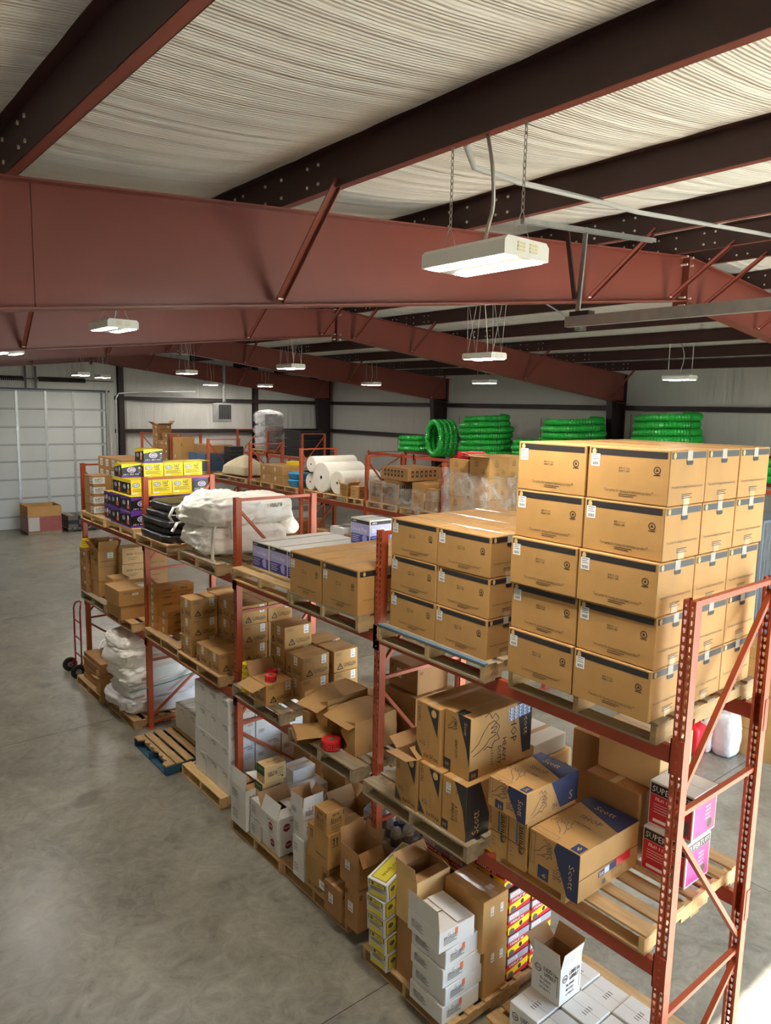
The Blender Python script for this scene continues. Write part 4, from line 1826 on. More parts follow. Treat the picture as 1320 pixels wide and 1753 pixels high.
def blob(mb, cx, cy, cz, sx, sy, sz, seed, mat, wr=.03, p=3.2, nu=96, nv=64, fold=0.0):
    vs, fs = [], []
    for j in range(nv + 1):
        th = PI * j / nv - PI / 2
        for i in range(nu):
            ph = 2 * PI * i / nu

            def se(c, e):
                return math.copysign(abs(c) ** e, c)
            e = 2 / p
            x = se(math.cos(th), e) * se(math.cos(ph), e)
            y = se(math.cos(th), e) * se(math.sin(ph), e)
            z = se(math.sin(th), e)
            P = Vector((x * sx / 2, y * sy / 2, z * sz / 2))
            q = Vector((P.x * 3.1 + seed * 7.3, P.y * 3.1 - seed * 3.1, P.z * 5.5))
            w = noise.fractal(q, 1.0, 2.1, 4) * wr * 1.3
            rg = 1 - abs(noise.noise(Vector((P.x * 5 + P.y * 4 + seed, P.z * 9 - P.x * 3, seed * 2.0)))) * 2
            w += rg * wr * .6
            r2 = 1 - abs(noise.noise(Vector((P.x * 13 - P.y * 4 + seed * 3, P.z * 20 + P.y * 6, P.x * 3 + P.y * 11)))) * 2.4
            w += max(r2, -.4) * wr * .30
            if fold:
                w += fold * math.sin(P.z / sz * 2 * PI * 2.0 + P.x * 2)
            P += P.normalized() * w if P.length > 1e-6 else Vector()
            P.z = max(P.z, -sz / 2 + .002)
            vs.append(Vector((cx, cy, cz + sz / 2)) + P)
    for j in range(nv):
        for i in range(nu):
            k = (i + 1) % nu
            fs.append((j * nu + i, j * nu + k, (j + 1) * nu + k, (j + 1) * nu + i))
    mb.add(vs, fs, mat)


def sack(name, label, x, y, z, sx, sy, sz, seed, mat='bag_white', wr=.035, group=None, cat='sack', straps=(), p=3.2, rz=0.0, words=None, fold=0.0):
    mb = MB()
    blob(mb, 0, 0, 0, sx, sy, sz, seed, mat, wr, p, fold=fold)
    o = tag(mb.build(name, smooth=True, loc=(x, y, z)), label, cat, group)
    o.rotation_euler = (0, 0, rz)
    for pts, w in straps:
        s = MB()
        q = [Vector(a) for a in pts]
        vs, fs = [], []
        for i, a in enumerate(q):
            d = (q[min(i + 1, len(q) - 1)] - q[max(i - 1, 0)]).normalized()
            n_ = Vector((0, 1, 0)) if abs(d.y) < .9 else Vector((0, 0, 1))
            t = .006
            m_ = d.cross(n_).normalized()
            for u_, v_ in ((-1, -1), (1, -1), (1, 1), (-1, 1)):
                vs.append(a + n_ * w / 2 * u_ + m_ * t * v_)
        for i in range(len(q) - 1):
            for k in range(4):
                l = (k + 1) % 4
                fs.append((i * 4 + k, i * 4 + l, (i + 1) * 4 + l, (i + 1) * 4 + k))
        s.add(vs, fs, mat)
        s.build('strap', o, smooth=True)
    if words:
        s = MB()
        f = Face({'body': s}, (-.2, 0, 0), (1, 0, 0), (0, 0, 1), (0, -1, 0), .4, .3)
        f.O = Vector(words)
        f.text('~STM70', 0, 0, .045, 'ink_grey', fit=.4, e=0)
        s.build('stencil_print', o)
    return o


pallet('grey weathered pallet holding the heap of white fabric sacks on the upper shelf', -.20, 5.36, U1, 1.24, 1.02, 'wood_grey', 'wood_side')
pallet('tan pallet beneath the folded black sheeting on the upper shelf', -.18, 6.72, U1, 1.24, 1.06, 'wood_tan', 'wood_side')
G = 'white fabric sacks on the upper shelf'
s1 = [((-.45, -.25, .28), (-.56, -.3, .20), (-.58, -.33, .02), (-.55, -.36, -.12)), .05]
sack('bulk_sack', 'white fabric sack at the bottom of the upper shelf heap, straps hanging over the pallet', .42, 6.08, TU, 1.14, .94, .37, 3, 'bag_white', .045, G,
     straps=[([(-.40, -.30, .42), (-.50, -.42, .30), (-.53, -.46, .10), (-.54, -.47, -.05), (-.50, -.48, -.13)], .06), ([(-.45, .35, .35), (-.60, .34, .32), (-.66, .36, .22)], .06)])
sack('bulk_sack', 'white fabric sack folded on the aisle side, top of the upper shelf heap', .18, 6.05, TU + .33, .72, .92, .38, 5, 'bag_white', .05, G,
     straps=[([(-.28, .30, .20), (-.42, .33, .19), (-.46, .36, .08), (-.40, .4, 0)], .06), ([(-.05, -.44, .25), (-.1, -.50, .08), (-.08, -.5, -.1)], .05)])
sack('bulk_sack', 'rolled white fabric sack with a stencilled code, back of the upper shelf heap', .72, 6.02, TU + .34, .66, .80, .34, 8, 'bag_white', .03, G, words=(.0, -.415, .24))
sack('bulk_sack', 'small twisted end of a white sack lying beside the back post', 1.02, 5.80, TU + .18, .24, .2, .22, 12, 'bag_white', .03, G, p=2.2)
G = 'folded black sheeting'
bl = ['bottom', 'second', 'third', 'fourth', 'top']
zz = TU
for k, (hh, dx, dy) in enumerate(((.11, 0, 0), (.10, .02, .01), (.10, -.02, .0), (.10, .03, .01), (.13, .06, .02))):
    sack('folded_sheeting', 'folded black plastic sheeting, %s one of the pile on the upper shelf' % bl[k], .40 + dx, 7.24 + dy, zz, 1.14 - k * .03, .96 - k * .02, hh, 20 + k, 'black_film', .022, G, 'sheeting', p=6.0)
    zz += hh - .012

pallet('new pallet with the black and purple boxes near its edge', -.09, 8.10, U1, 1.22, 1.08, 'wood_new', 'wood_new')
pallet('new pallet in the last bay under small brown boxes with white labels', -.12, 9.25, U1, 1.22, 1.10, 'wood_new', 'wood_new')
G = 'black purple and yellow boxes'
W4 = .318
rowy = [8.18, 8.60]
for l in range(2):
    for c in range(4):
        for r in range(2):
            if c > 0 and r == 1 and l == 0:
                pass
            carton('black box with purple corner, %s layer, column %s from the aisle, %s' % (('bottom', 'second')[l], ('one', 'two', 'three', 'four')[c], ('near row', 'second row')[r]),
                   -.09 + c * W4, 8.17 + r * .42, TU + l * .222, W4 - .004, .415, .22, 'purple', group=G)
for l in range(2):
    for r in range(2):
        carton('black box with purple corner between two stacks, %s layer, %s' % (('bottom', 'upper')[l], ('near one', 'far one')[r]),
               -.05, 9.02 + r * .19, TU + l * .21, .30, .185, .205, 'purple', group=G)
for c in range(4):
    for r in range(2):
        carton('%s, third layer, column %s from the aisle, %s' % ('black box with purple corner' if c == 3 else 'yellow printed box', ('one', 'two', 'three', 'four')[c], ('near row', 'second row')[r]),
               -.02 + c * .312, 8.34 + r * .37, TU + .446, .308, .365, .215, 'purple' if c == 3 else 'yellow', group=G)
for c in range(3):
    for r in range(1):
        carton('yellow printed box, fourth layer, column %s from the aisle' % (('one', 'two', 'three')[c]),
               .30 + c * .312, 8.68, TU + .664, .308, .365, .205, 'yellow', group=G)
carton('black box with yellow corner on the very top of the yellow boxes', .31, 8.70, TU + .872, .30, .34, .20, 'yellowtop', group=G)
carton('yellow topped black box behind the top of the yellow boxes', -.01, 8.74, TU + .664, .30, .3, .20, 'yellowtop', group=G)
for k in range(3):
    mb = MB()
    mb.box((-.16, -.13, 0), (.16, .13, .004), 'yellow')
    mb.box((-.15, -.05, .004), (.17, .16, .007), 'yellow')
    o = tag(mb.build('flattened_box', loc=(.62 + k * .3, 8.86, TU + .8705)), 'flattened yellow card lying on the fourth layer of yellow boxes, %s' % ('beside the aisle', 'middle one', 'beside the back post')[k], 'cardboard')
    o.rotation_euler = (0, 0, .2 * (k - 1))
G = 'brown boxes with white end labels'
for l in range(4):
    carton('brown box with wrapped white corner label, %s of the stack by the last post' % ('bottom', 'second', 'third', 'top')[l], -.11, 9.70, TU + l * .153, .30, .42, .15, 'labelled', group=G)
for l in range(5):
    for r in range(4):
        if l == 0 and r < 3:
            pass
        y0 = 9.32 + r * .262
        carton('small brown box with white end label, %s layer, %s from the near end' % (bl[l], ('first', 'second', 'third', 'fourth')[r]),
               .20, y0, TU + l * .176, .55, .258, .173, 'smalllabel', group=G)

# ================================================================ middle level
pallet('tan pallet with bare boards on the middle shelf under the blue printed carton', -.02, .10, U2, 1.22, 1.20, 'wood_tan', 'wood_new')
pallet('grey pallet on the middle shelf under the black printed towel cartons', -.22, 1.40, U2, 1.24, 1.24, 'wood_grey', 'wood_grey')
carton('large brown carton with dark blue printing, resting directly on the bare board pallet', -.11, .53, TM, .68, .41, .335, 'scott_blue', group='blue printed towel cartons')
G = 'brown cartons on end under the blue printed carton'
carton('brown carton on end with a torn slot, under the smaller blue printed carton, near one', -.12, .95, TM, .54, .165, .36, 'window', group=G)
carton('brown carton on end behind the one with a torn slot, far one', -.12, 1.118, TM, .54, .165, .36, 'window', group=G)
carton('smaller brown carton with dark blue printing perched on two upright brown cartons', -.15, .945, TM + .362, .58, .345, .22, 'scott_blue2', group='blue printed towel cartons')
for l in range(2):
    carton('white carton with red and pink panels at the rack end, %s one' % ('lower', 'upper')[l], .575 + .04 * l, .175, TM + l * .322, .32, .325, .318, 'super', group='red and pink panelled cartons')
carton('tall narrow brown carton standing behind the blue printed cartons', .92, 1.06, TM, .28, .30, .62, 'plain', 'kraft_dark')
carton('big brown carton behind the large blue printed carton, lower one', .60, .56, TM, .50, .45, .50, 'plain', 'kraft_dark')
carton('big pale brown carton stacked over the lower one, under the tall stack pallet', .74, .50, TM + .503, .44, .50, .34, 'plain', 'kraft_light')
carton('carton marked with a large black corner logo, lower one beside the brown upright cartons', -.20, 1.45, TM, .50, .255, .43, 'scott_shop', group='black printed towel cartons')
carton('upright brown towel carton, middle one of the lower row', -.19, 1.715, TM, .50, .25, .43, 'wypall', group='black printed towel cartons')
carton('upright brown towel carton with its top flap open over the post side', -.20, 1.975, TM, .50, .26, .43, 'wypall', flaps={'L': 80, 'F': 60, 'R': 140, 'N': -60}, group='black printed towel cartons')
carton('large carton with a drawing of a gloved hand and sheet of barcode stickers', -.13, 1.50, TM + .432, .69, .27, .48, 'heavy', group='black printed towel cartons')
carton('upright brown towel carton on top of the row, beside the gloved hand carton', -.16, 1.785, TM + .432, .62, .27, .46, 'wypall', group='black printed towel cartons')
carton('flat pale carton lying behind the gloved hand carton', .62, 1.50, TM, .50, .42, .34, 'plain', 'kraft_light')
carton('flat white carton on the pale carton behind the gloved hand carton', .64, 1.52, TM + .343, .42, .36, .14, 'plain', 'white_card')
carton('large dark brown carton behind the orange post, lower one', .55, 2.84, TM, .52, .56, .46, 'plain', 'kraft_dark')
carton('dark brown carton with a white tag on the one behind the orange post', .60, 2.88, TM + .463, .40, .42, .26, 'barlabel')

# torn cartons with red danger tape
pallet('worn grey pallet with a torn carton and red tape roll, near the orange post', -.19, 2.82, U2, 1.24, 1.06, 'wood_grey', 'wood_grey')
pallet('worn grey pallet under the warning triangle cartons next to the torn cartons', -.08, 4.20, U2, 1.24, 1.04, 'wood_grey', 'wood_grey')


def torn(label, x, y, z, sx, sy, sz, rz, seed, lid=.75, mat='kraft'):
    """crumpled carton lying open towards the aisle, top sheet sagging forward"""
    o = empty('torn_carton', (x, y, z), label, 'box', 'torn brown cartons', rz)
    rnd = random.Random(seed)
    N = 14

    def sheet(fn, name, mt=mat):
        mb = MB()
        vs = []
        for i in range(N + 1):
            for j in range(N + 1):
                p = Vector(fn(i / N, j / N))
                p += Vector((noise.noise(p * 5 + Vector((seed, 0, 0))), noise.noise(p * 5 + Vector((0, seed, 0))), noise.noise(p * 5 + Vector((0, 0, seed))))) * .016
                vs.append(p)
        M_ = N + 1
        off = [v + Vector((.003, .003, -.004)) for v in vs]
        fs = [(i * M_ + j, (i + 1) * M_ + j, (i + 1) * M_ + j + 1, i * M_ + j + 1) for i in range(N) for j in range(N)]
        mb.add(vs, fs, mt)
        mb.add(off, [f[::-1] for f in fs], 'kraft_inside')
        mb.build(name, o)
    hx, hy = sx / 2, sy / 2
    sheet(lambda u, v: (-hx + sx * u, -hy + sy * v, .006), 'bottom_panel')
    sheet(lambda u, v: (-hx + sx * u, -hy, .004 + sz * v), 'side_panel')
    sheet(lambda u, v: (-hx + sx * u, hy, .004 + sz * v), 'side_panel')
    sheet(lambda u, v: (hx, -hy + sy * u, .004 + sz * v), 'side_panel')
    sheet(lambda u, v: (-hx - .10 * lid + (sx + .10 * lid) * u, -hy + sy * v, sz + .02 * math.sin(PI * u) - .07 * lid * (1 - u) ** 2), 'top_flap')
    # torn front: a strip left on the near third, ragged edge
    sheet(lambda u, v: (-hx, -hy + sy * (.42 + .12 * math.sin(v * 9 + seed)) * u, .004 + sz * v * (1 - .1 * u)), 'front_panel')
    return o


def tape_roll(label, x, y, z, mat, words, r=.085, h=.075, tilt=(0, 0, 0), group=None, rot0=0.0):
    o = empty('barrier_tape_roll', (x, y, z), label, 'tape roll', group)
    o.rotation_euler = tilt
    mb = MB()
    mb.lathe([(r * .42, 0), (r, 0), (r * 1.01, h * .05), (r * 1.01, h * .95), (r, h), (r * .42, h)], 36, mat, closed=True)
    for k, s in enumerate((words, words)):
        vs, fs, w = text_mesh(s)
        kk = h * .62 / .72
        vv = []
        for a, b_ in vs:
            ang = rot0 + k * PI + (a - w / 2) * kk / r
            vv.append(((r * 1.02) * math.cos(ang), (r * 1.02) * math.sin(ang), h * .19 + b_ * kk))
        mb.add(vv, fs, 'ink')
    mb.build('tape', o)
    c = MB()
    c.lathe([(r * .36, .001), (r * .42, .001), (r * .42, h * .98), (r * .36, h * .98)], 24, 'kraft_dark', closed=True)
    c.build('core', o)
    return o


torn('crumpled brown carton with a ragged mouth and a red tape roll inside', .21, 3.20, TM, .48, .42, .33, 0.0, 3)
torn('crumpled brown carton with a bent lid beyond the one holding red tape', .24, 3.66, TM, .52, .34, .36, .08, 9, 1.2)
torn('flattened torn carton sleeve hanging over the beam beside the red tape', -.12, 3.56, TM + .0, .24, .34, .10, 1.15, 14, .5)
tape_roll('red danger tape roll lying inside the torn carton mouth', -.10, 3.27, TM + .012, 'tape_red', 'DANGER', .09, .08, (0, 0, 0), None, PI + .3)
carton('small brown carton at the far corner of the torn cartons, sealed', -.06, 3.70, TM, .15, .13, .17, 'plain')
carton('dark brown carton at the back of the middle shelf behind the torn cartons', .62, 3.34, TM, .4, .5, .2, 'plain', 'kraft_dark')

G = 'warning triangle cartons'
WT = 'carton with a black warning triangle, '
carton(WT + 'open with tape rolls on it, at the shelf edge', -.10, 4.45, TM, .345, .355, .225, 'cordova', flaps={'L': 105, 'F': 30}, group=G)
# contents board so the rolls stand on something
tape_roll('red danger tape roll standing on the open carton flap, near one', .02, 4.56, TM + .226, 'tape_red', 'DANGER', .062, .068, group='red rolls on the open carton', rot0=PI * 1.2)
tape_roll('red danger tape roll on the open carton, the one behind', .13, 4.72, TM + .226, 'tape_red', 'DANGER', .06, .055, group='red rolls on the open carton', rot0=PI * 1.25)
mb = MB()
mb.box((-.16, -.165, 0), (.16, .165, .004), 'kraft')
o = tag(mb.build('cardboard_sheet', loc=(.073, 4.627, TM + .2215)), 'flat piece of brown card closing the open triangle carton under the red rolls', 'cardboard')
yz = TM
for k, hh in enumerate((.06, .06, .06, .06, .07)):
    tape_roll('yellow caution tape roll, %s of the column beside the orange post' % ('bottom', 'second', 'third', 'fourth', 'top')[k], -.02 + .004 * k, 4.97, yz, 'tape_yellow', 'CAUTION', .078, hh, group='yellow tape rolls', rot0=PI * 1.2 + k)
    yz += hh + .001
tape_roll('red danger tape roll on the pallet at the foot of the yellow rolls', .0, 4.885 - .04, TM, 'tape_red', 'DANGER', .05, .14, rot0=PI * 1.2)
for l in range(2):
    carton(WT + '%s of the pair just behind the open one' % ('lower', 'upper')[l], .26, 4.33, TM + l * .243, .36, .31, .24, 'cordova', group=G, rz=.05 * l)
for l in range(2):
    carton(WT + '%s of the pair at the back beside the gap' % ('lower', 'upper')[l], .66, 4.30, TM + l * .243, .33, .33, .24, 'cordova', group=G)
for l in range(3):
    carton(WT + '%s of the three high column beyond the open one' % ('bottom', 'middle', 'top')[l], .28, 4.70, TM + l * .243, .36, .30, .24, 'cordova', group=G)
for l in range(2):
    carton(WT + '%s of the pair hidden behind the three high column' % ('lower', 'upper')[l], .66, 4.68, TM + l * .243, .36, .30, .24, 'cordova', group=G)
pallet('tan pallet carrying the far block of warning triangle cartons', -.10, 5.52, U2, 1.22, 1.14, 'wood_tan', 'wood_tan')
for k, y in enumerate((5.57, 5.88)):
    carton(WT + 'single layer at the aisle edge, %s' % ('near one', 'far one')[k], -.07, y, TM, .345, .30, .243, 'cordova', group=G)
for l in range(3):
    carton(WT + '%s of the aisle edge column in the far block' % ('bottom', 'middle', 'top')[l], -.07, 6.31, TM + l * .245, .36, .31, .242, 'cordova', group=G)
    for r in range(3):
        for c in range(2):
            carton(WT + 'far block, %s layer, %s row, %s column' % (('bottom', 'middle', 'top')[l], ('near', 'centre', 'far')[r], ('second', 'back')[c]),
                   .30 + c * .36, 5.70 + r * .31, TM + l * .245, .355, .305, .242, 'cordova', group=G)
pallet('tan pallet under the flat orange brown boxes', -.06, 6.73, U2, 1.22, 1.14, 'wood_tan', 'wood_tan')
G = 'flat orange brown boxes'
for l in range(3):
    carton('flat orange brown box, %s of the low front stack' % ('bottom', 'middle', 'top')[l], .06, 7.35, TM + l * .108, .48, .30, .105, 'orange', group=G)
for l in range(6):
    carton('flat orange brown box, number %s up in the taller back stack' % ('one', 'two', 'three', 'four', 'five', 'six')[l], .02, 7.66, TM + l * .1, .58, .24, .098, 'orange', group=G)
carton('dark taped carton with white print behind the flat orange brown boxes', .66, 7.3, TM, .45, .5, .38, 'pricetag')
carton('open brown carton behind the far block of triangle cartons', .60, 6.72, TM, .50, .42, .46, 'plain', flaps={'L': 60, 'R': 40, 'N': 70, 'F': 50})
carton('white boxed goods wrapped at the back beyond the orange brown boxes', .72, 8.02 - .14 + .06, TM, .36, .0 + .20, .5, 'plain', 'kraft_light') if False else None

pallet('grey pallet in the last bay under the open brown cartons', -.14, 8.12, U2, 1.22, 1.08, 'wood_tan', 'wood_new')
pallet('grey pallet at the far end of the middle shelf', -.11, 9.36, U2, 1.22, 1.14, 'wood_grey', 'wood_grey')
carton('bulky brown carton with a small white tag on top of another, last bay', -.23, 8.36, TM + .205, .66, .60, .235, 'brownprint')
carton('bulky plain carton crushed under the one with a white tag', -.20, 8.38, TM, .62, .58, .203, 'plain')
for l in range(2):
    carton('small brown carton beside the bulky ones, %s' % ('lower', 'upper')[l], -.09, 9.0, TM + l * .24, .26, .30, .236, 'pricetag', 'kraft', group='small cartons in the last bay')
for l in range(3):
    carton('brown carton column with the open top, %s' % ('bottom one', 'middle one', 'open top one with bold letters')[l], -.02, 9.86, TM + l * .25, .34, .38, .246,
           '3m' if l == 2 else 'plain', flaps={'L': 30, 'R': 20, 'N': 8, 'F': 15} if l == 2 else None, group='cartons in the last bay')
for l in range(3):
    carton('narrow carton against the last post, %s of three' % ('bottom', 'middle', 'top')[l], -.09, 10.26, TM + l * .24, .22, .30, .237, 'pricetag', 'kraft_dark', group='cartons in the last bay')
for l in range(3):
    carton('carton with dark lettering behind the open ones, %s of three' % ('bottom', 'middle', 'top')[l], .30, 9.66 + .01 * l, TM + l * .265, .42, .34, .26, 'logo', 'kraft_light', group='lettered cartons in the last bay')
carton('dark lettered carton at the back of the last bay', .74, 9.7, TM, .34, .4, .84, 'logo', 'kraft_dark')
# canned goods in wrapped tiers
for t_ in range(2):
    o = empty('tray_of_cans', (.56, 10.22 + .0, TM + t_ * .2), 'wrapped tray of small tan cans, %s tier, at the end of the middle shelf' % ('lower', 'upper')[t_], 'canned goods', 'trays of tan cans')
    for i in range(5):
        for j in range(3):
            c = MB()
            c.lathe([(0, 0), (.045, 0), (.047, .01), (.047, .13), (.045, .14), (0, .14)], 14, 'tan_can')
            c.build('can', o, smooth=False, loc=(-.22 + i * .1, -.1 + j * .1, .012))
    t2 = MB()
    t2.box((-.28, -.16, 0), (.24, .16, .01), 'kraft_dark')
    t2.build('tray', o)
    if t_ == 0:
        b_ = MB()
        b_.box((-.28, -.16, .16), (.24, .16, .17), 'kraft_dark')
        for px_ in (-.27, .23):
            for py_ in (-.15, .15):
                b_.box((px_ - .008, py_ - .008, .01), (px_ + .008, py_ + .008, .16), 'kraft_dark')
        b_.build('divider', o)
        o.location.z = TM
    else:
        o.location.z = TM + .171
mb = MB()
for k in range(4):
    pts = [(.10 * math.cos(a / 14 * 2 * PI) * (1 - .06 * k), .10 * math.sin(a / 14 * 2 * PI) * (1 - .06 * k), .022 + k * .036) for a in range(14)]
    mb.tube(pts, .02, 8, 'hose_yellow', closed=True)
tag(mb.build('coiled_hose', smooth=True, loc=(.02, 10.92, 0.78)), 'coiled yellow hose hanging beyond the end of the rack', 'hose')
bpy.data.objects['coiled_hose'].location = (.02, 10.44 + .02, TM + .715)

# ================================================================ floor level, first row
pallet('tan pallet on the floor under the white and yellow printed cartons', -.30, 1.42, 0, 1.22, 1.07, 'wood_tan', 'wood_tan')
pallet('tan pallet on the floor in front of the rack end under white cartons', -.02, .30, 0, 1.14, 1.02, 'wood_tan', 'wood_new')
G = 'white cartons at the rack end'
names = {(0, 0): 'corner nearest the post', (0, 1): 'aisle side far one', (1, 0): 'centre near one', (1, 1): 'centre far one', (2, 0): 'back near one', (2, 1): 'back far one'}
for c in range(3):
    for r in range(3):
        if c == 0 and r == 0:
            continue
        carton('low white carton on the pallet at the rack end, %s row, %s' % (('near', 'middle', 'far')[r], ('aisle side', 'centre', 'back')[c]),
               .0 + c * .255, .34 + r * .262, TF, .25, .257, .262 - .012 * ((c + r) % 2), 'ifc', group=G)
carton('tall open white carton with a ring logo standing on the low white cartons', .235, .855, TF + .264, .255, .26, .30, 'ifc', flaps={'L': 8, 'N': 10, 'R': 24, 'F': 40}, group=G)

G = 'white and yellow liner boxes'
zz = TF
liner = ['liner', 'liner', 'contractor', 'contractor', 'liner']
for k in range(5):
    off = (0, -.02, -.05, -.06, -.06)[k]
    z_ = zz + (0 if k < 4 else 0)
    carton('white and yellow bag carton, %s of the leaning stack of five' % ('bottom', 'second', 'third', 'fourth', 'top')[k], -.36 + off, 2.13, zz, .50, .20, .158, liner[k], group=G, rz=(.06, .10, .12, .12, .24)[k], tilt=(0, (-.0, -.02, -.03, -.05, -.13)[k]))
    zz += .166 + (0.003, .004, .006, .020, 0)[k]
carton('brown carton standing on end behind the white stack, lower one', -.26, 1.88, TF, .32, .22, .50, 'plain', 'kraft_dark')
carton('open brown carton above the white stack, flaps spread', -.27, 1.86, TF + .502, .36, .25, .40, 'plain', 'kraft_light', flaps={'L': 12, 'F': 35, 'R': -40, 'N': -100})
G = 'white cartons in the leaning aisle stack'
for l in range(4):
    carton('flat white carton, %s of the white stack at the pallet corner' % ('bottom', 'second', 'third', 'fourth')[l], -.35 + (0, .01, -.01, .0)[l], 1.46, TF + l * .154, .40, .37, .15, 'whiteprint', group=G, rz=(0, .02, -.02, .03)[l])
carton('white carton with its lid bent up on top of the white stack', -.40, 1.46, TF + .618, .36, .36, .16, 'whiteprint', flaps={'L': 4, 'N': -88, 'F': -88, 'R': -85}, group=G, rz=-.03)
G = 'brown cartons with pale shipping labels'
carton('brown carton with two shipping labels, lower one beside the white stack', .06, 1.44, TF, .27, .37, .43, 'brownlabels', 'kraft', group=G)
carton('brown carton with two shipping labels and taped top, upper one beside the white stack', -.0, 1.42, TF + .433, .29, .42, .43, 'brownlabels', 'kraft', group=G)
G = 'red and yellow printed cartons'
for c in range(2):
    for r in range(3):
        for l in range(4 if c == 0 else 4):
            if r > 0 and l < 3 and c == 1:
                pass
            carton('red and yellow printed box, %s layer, %s row, %s column' % (('bottom', 'second', 'third', 'top')[l], ('near', 'middle', 'far')[r], ('aisle', 'back')[c]),
                   .36 + c * .285, 1.46 + r * .35, TF + l * .193, .262, .34, .19, 'redstack', group=G)
for r in range(2):
    carton('red and yellow printed box on top of the aisle column, %s row' % ('near', 'middle')[r], .34, 1.50 + r * .36, TF + .772, .26, .34, .17, 'redstack', group=G)

def wrap(label, x, y, z, sx, sy, sz, seed, slant=0.0, cat='plastic wrap'):
    mb = MB()
    n, m_ = 40, 18
    vs, fs = [], []
    for j in range(m_ + 1):
        v = j / m_
        for i in range(n):
            a = 2 * PI * i / n
            c, s_ = math.cos(a), math.sin(a)
            k = 1 / max(abs(c), abs(s_)) ** .92
            px_, py_ = c * k * sx / 2, s_ * k * sy / 2
            w_ = noise.noise(Vector((px_ * 5 + seed, py_ * 5, v * 4))) * .03
            top = sz * (1 + slant * (py_ / sy))
            vs.append((x + px_ * (1 + w_), y + py_ * (1 + w_), z + v * top + (noise.noise(Vector((px_ * 4, py_ * 4, seed))) * .07 if j == m_ else 0)))
    for j in range(m_):
        for i in range(n):
            k = (i + 1) % n
            fs.append((j * n + i, j * n + k, (j + 1) * n + k, (j + 1) * n + i))
    mb.add(vs, fs, 'stretch_wrap')
    return tag(mb.build('stretch_wrap', smooth=True), label, cat)


# jugs and bottles behind the post
G = 'jugs behind the orange post'
jp = [(.40, 2.90), (.52, 2.86), (.64, 2.92), (.46, 3.04), (.60, 3.06), (.74, 2.86), (.36, 3.16), (.52, 3.2)]
proto = None
o = pallet('wooden pallet on the floor under the wrapped jugs and brown cartons', -.22, 2.82, 0, 1.22, 1.09, 'wood_tan', 'wood_tan')
base = carton('plain carton on the floor pallet carrying the plastic jugs', .30, 2.78, TF, .52, .50, .42, 'plain', 'kraft_dark')
for k, (x, y) in enumerate(jp):
    lab = 'clear plastic jug with a %s cap, %s' % (('navy', 'white')[k % 2], ['beside the post', 'second by the post', 'third by the post', 'front of the middle pair', 'back of the middle pair', 'next to the aisle gap', 'far front one', 'far back one'][k])
    if proto is None:
        proto = empty('plastic_jug', (x, y, TF + .42), lab, 'jug', G)
        b_ = MB()
        b_.lathe([(0, 0), (.05, 0), (.054, .01), (.054, .15), (.045, .19), (.02, .215), (.02, .23), (0, .23)], 16, 'jug')
        b_.build('body', proto, smooth=True)
        c = MB()
        c.lathe([(0, .228), (.024, .228), (.024, .255), (0, .255)], 12, 'navy')
        c.build('cap', proto)
        l_ = MB()
        l_.lathe([(.0552, .03), (.0552, .12)], 16, 'navy')
        l_.build('wrap_label', proto)
    else:
        copy_tree(proto, (x, y, TF + .42), label=lab)

wrap('clear plastic wrap around the jugs behind the orange post', .56, 3.03, TF + .43, .56, .48, .27, 21)

G = 'white cartons in the narrow column'
for l in range(3):
    carton('narrow white carton, %s of the column at the pallet corner' % ('bottom', 'second', 'third')[l], -.25, 3.49, TF + l * .215, .22, .20, .212, 'whiteprint', group=G)
carton('narrow white carton with raised open flaps on top of the column', -.27, 3.48, TF + .648, .24, .22, .13, 'whiteprint', flaps={'L': 2, 'F': 10, 'N': 2, 'R': 30}, group=G)
carton('brown carton with block lettering, a green edged label and yellow tag', -.24, 3.09, TF, .34, .39, .40, 'alcan')
carton('brown carton with two black arrows, under the small script printed carton', -.30, 3.02, TF + .403, .44, .33, .33, 'arrows')
carton('small brown carton with flowing script on two sides', -.31, 3.04, TF + .736, .21, .20, .21, 'script')
carton('brown carton low at the pallet corner with a white barcode label', -.30, 2.82, TF, .28, .26, .30, 'barlabel')
carton('brown carton with small print squeezed between lettered carton and open one', -.10, 2.98 - .13, TF + .252, .0 + .18, .14, .24, 'pricetag') if False else None
carton('brown carton under the open one next to the orange post', -.27, 2.61, TF + .0, .25, .20, .42, 'barlabel')
carton('open brown carton on top of its column beside the orange post', -.29, 2.60, TF + .424, .27, .26, .34, 'barlabel', flaps={'L': 176, 'F': 8, 'R': 15, 'N': 150})
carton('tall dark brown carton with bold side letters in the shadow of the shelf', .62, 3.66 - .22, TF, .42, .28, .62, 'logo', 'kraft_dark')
carton('brown carton with pale lid behind the arrow marked carton', .22, 3.40, TF, .34, .33, .50, 'barlabel', flaps={'L': 40, 'N': 60, 'R': 50, 'F': 35})

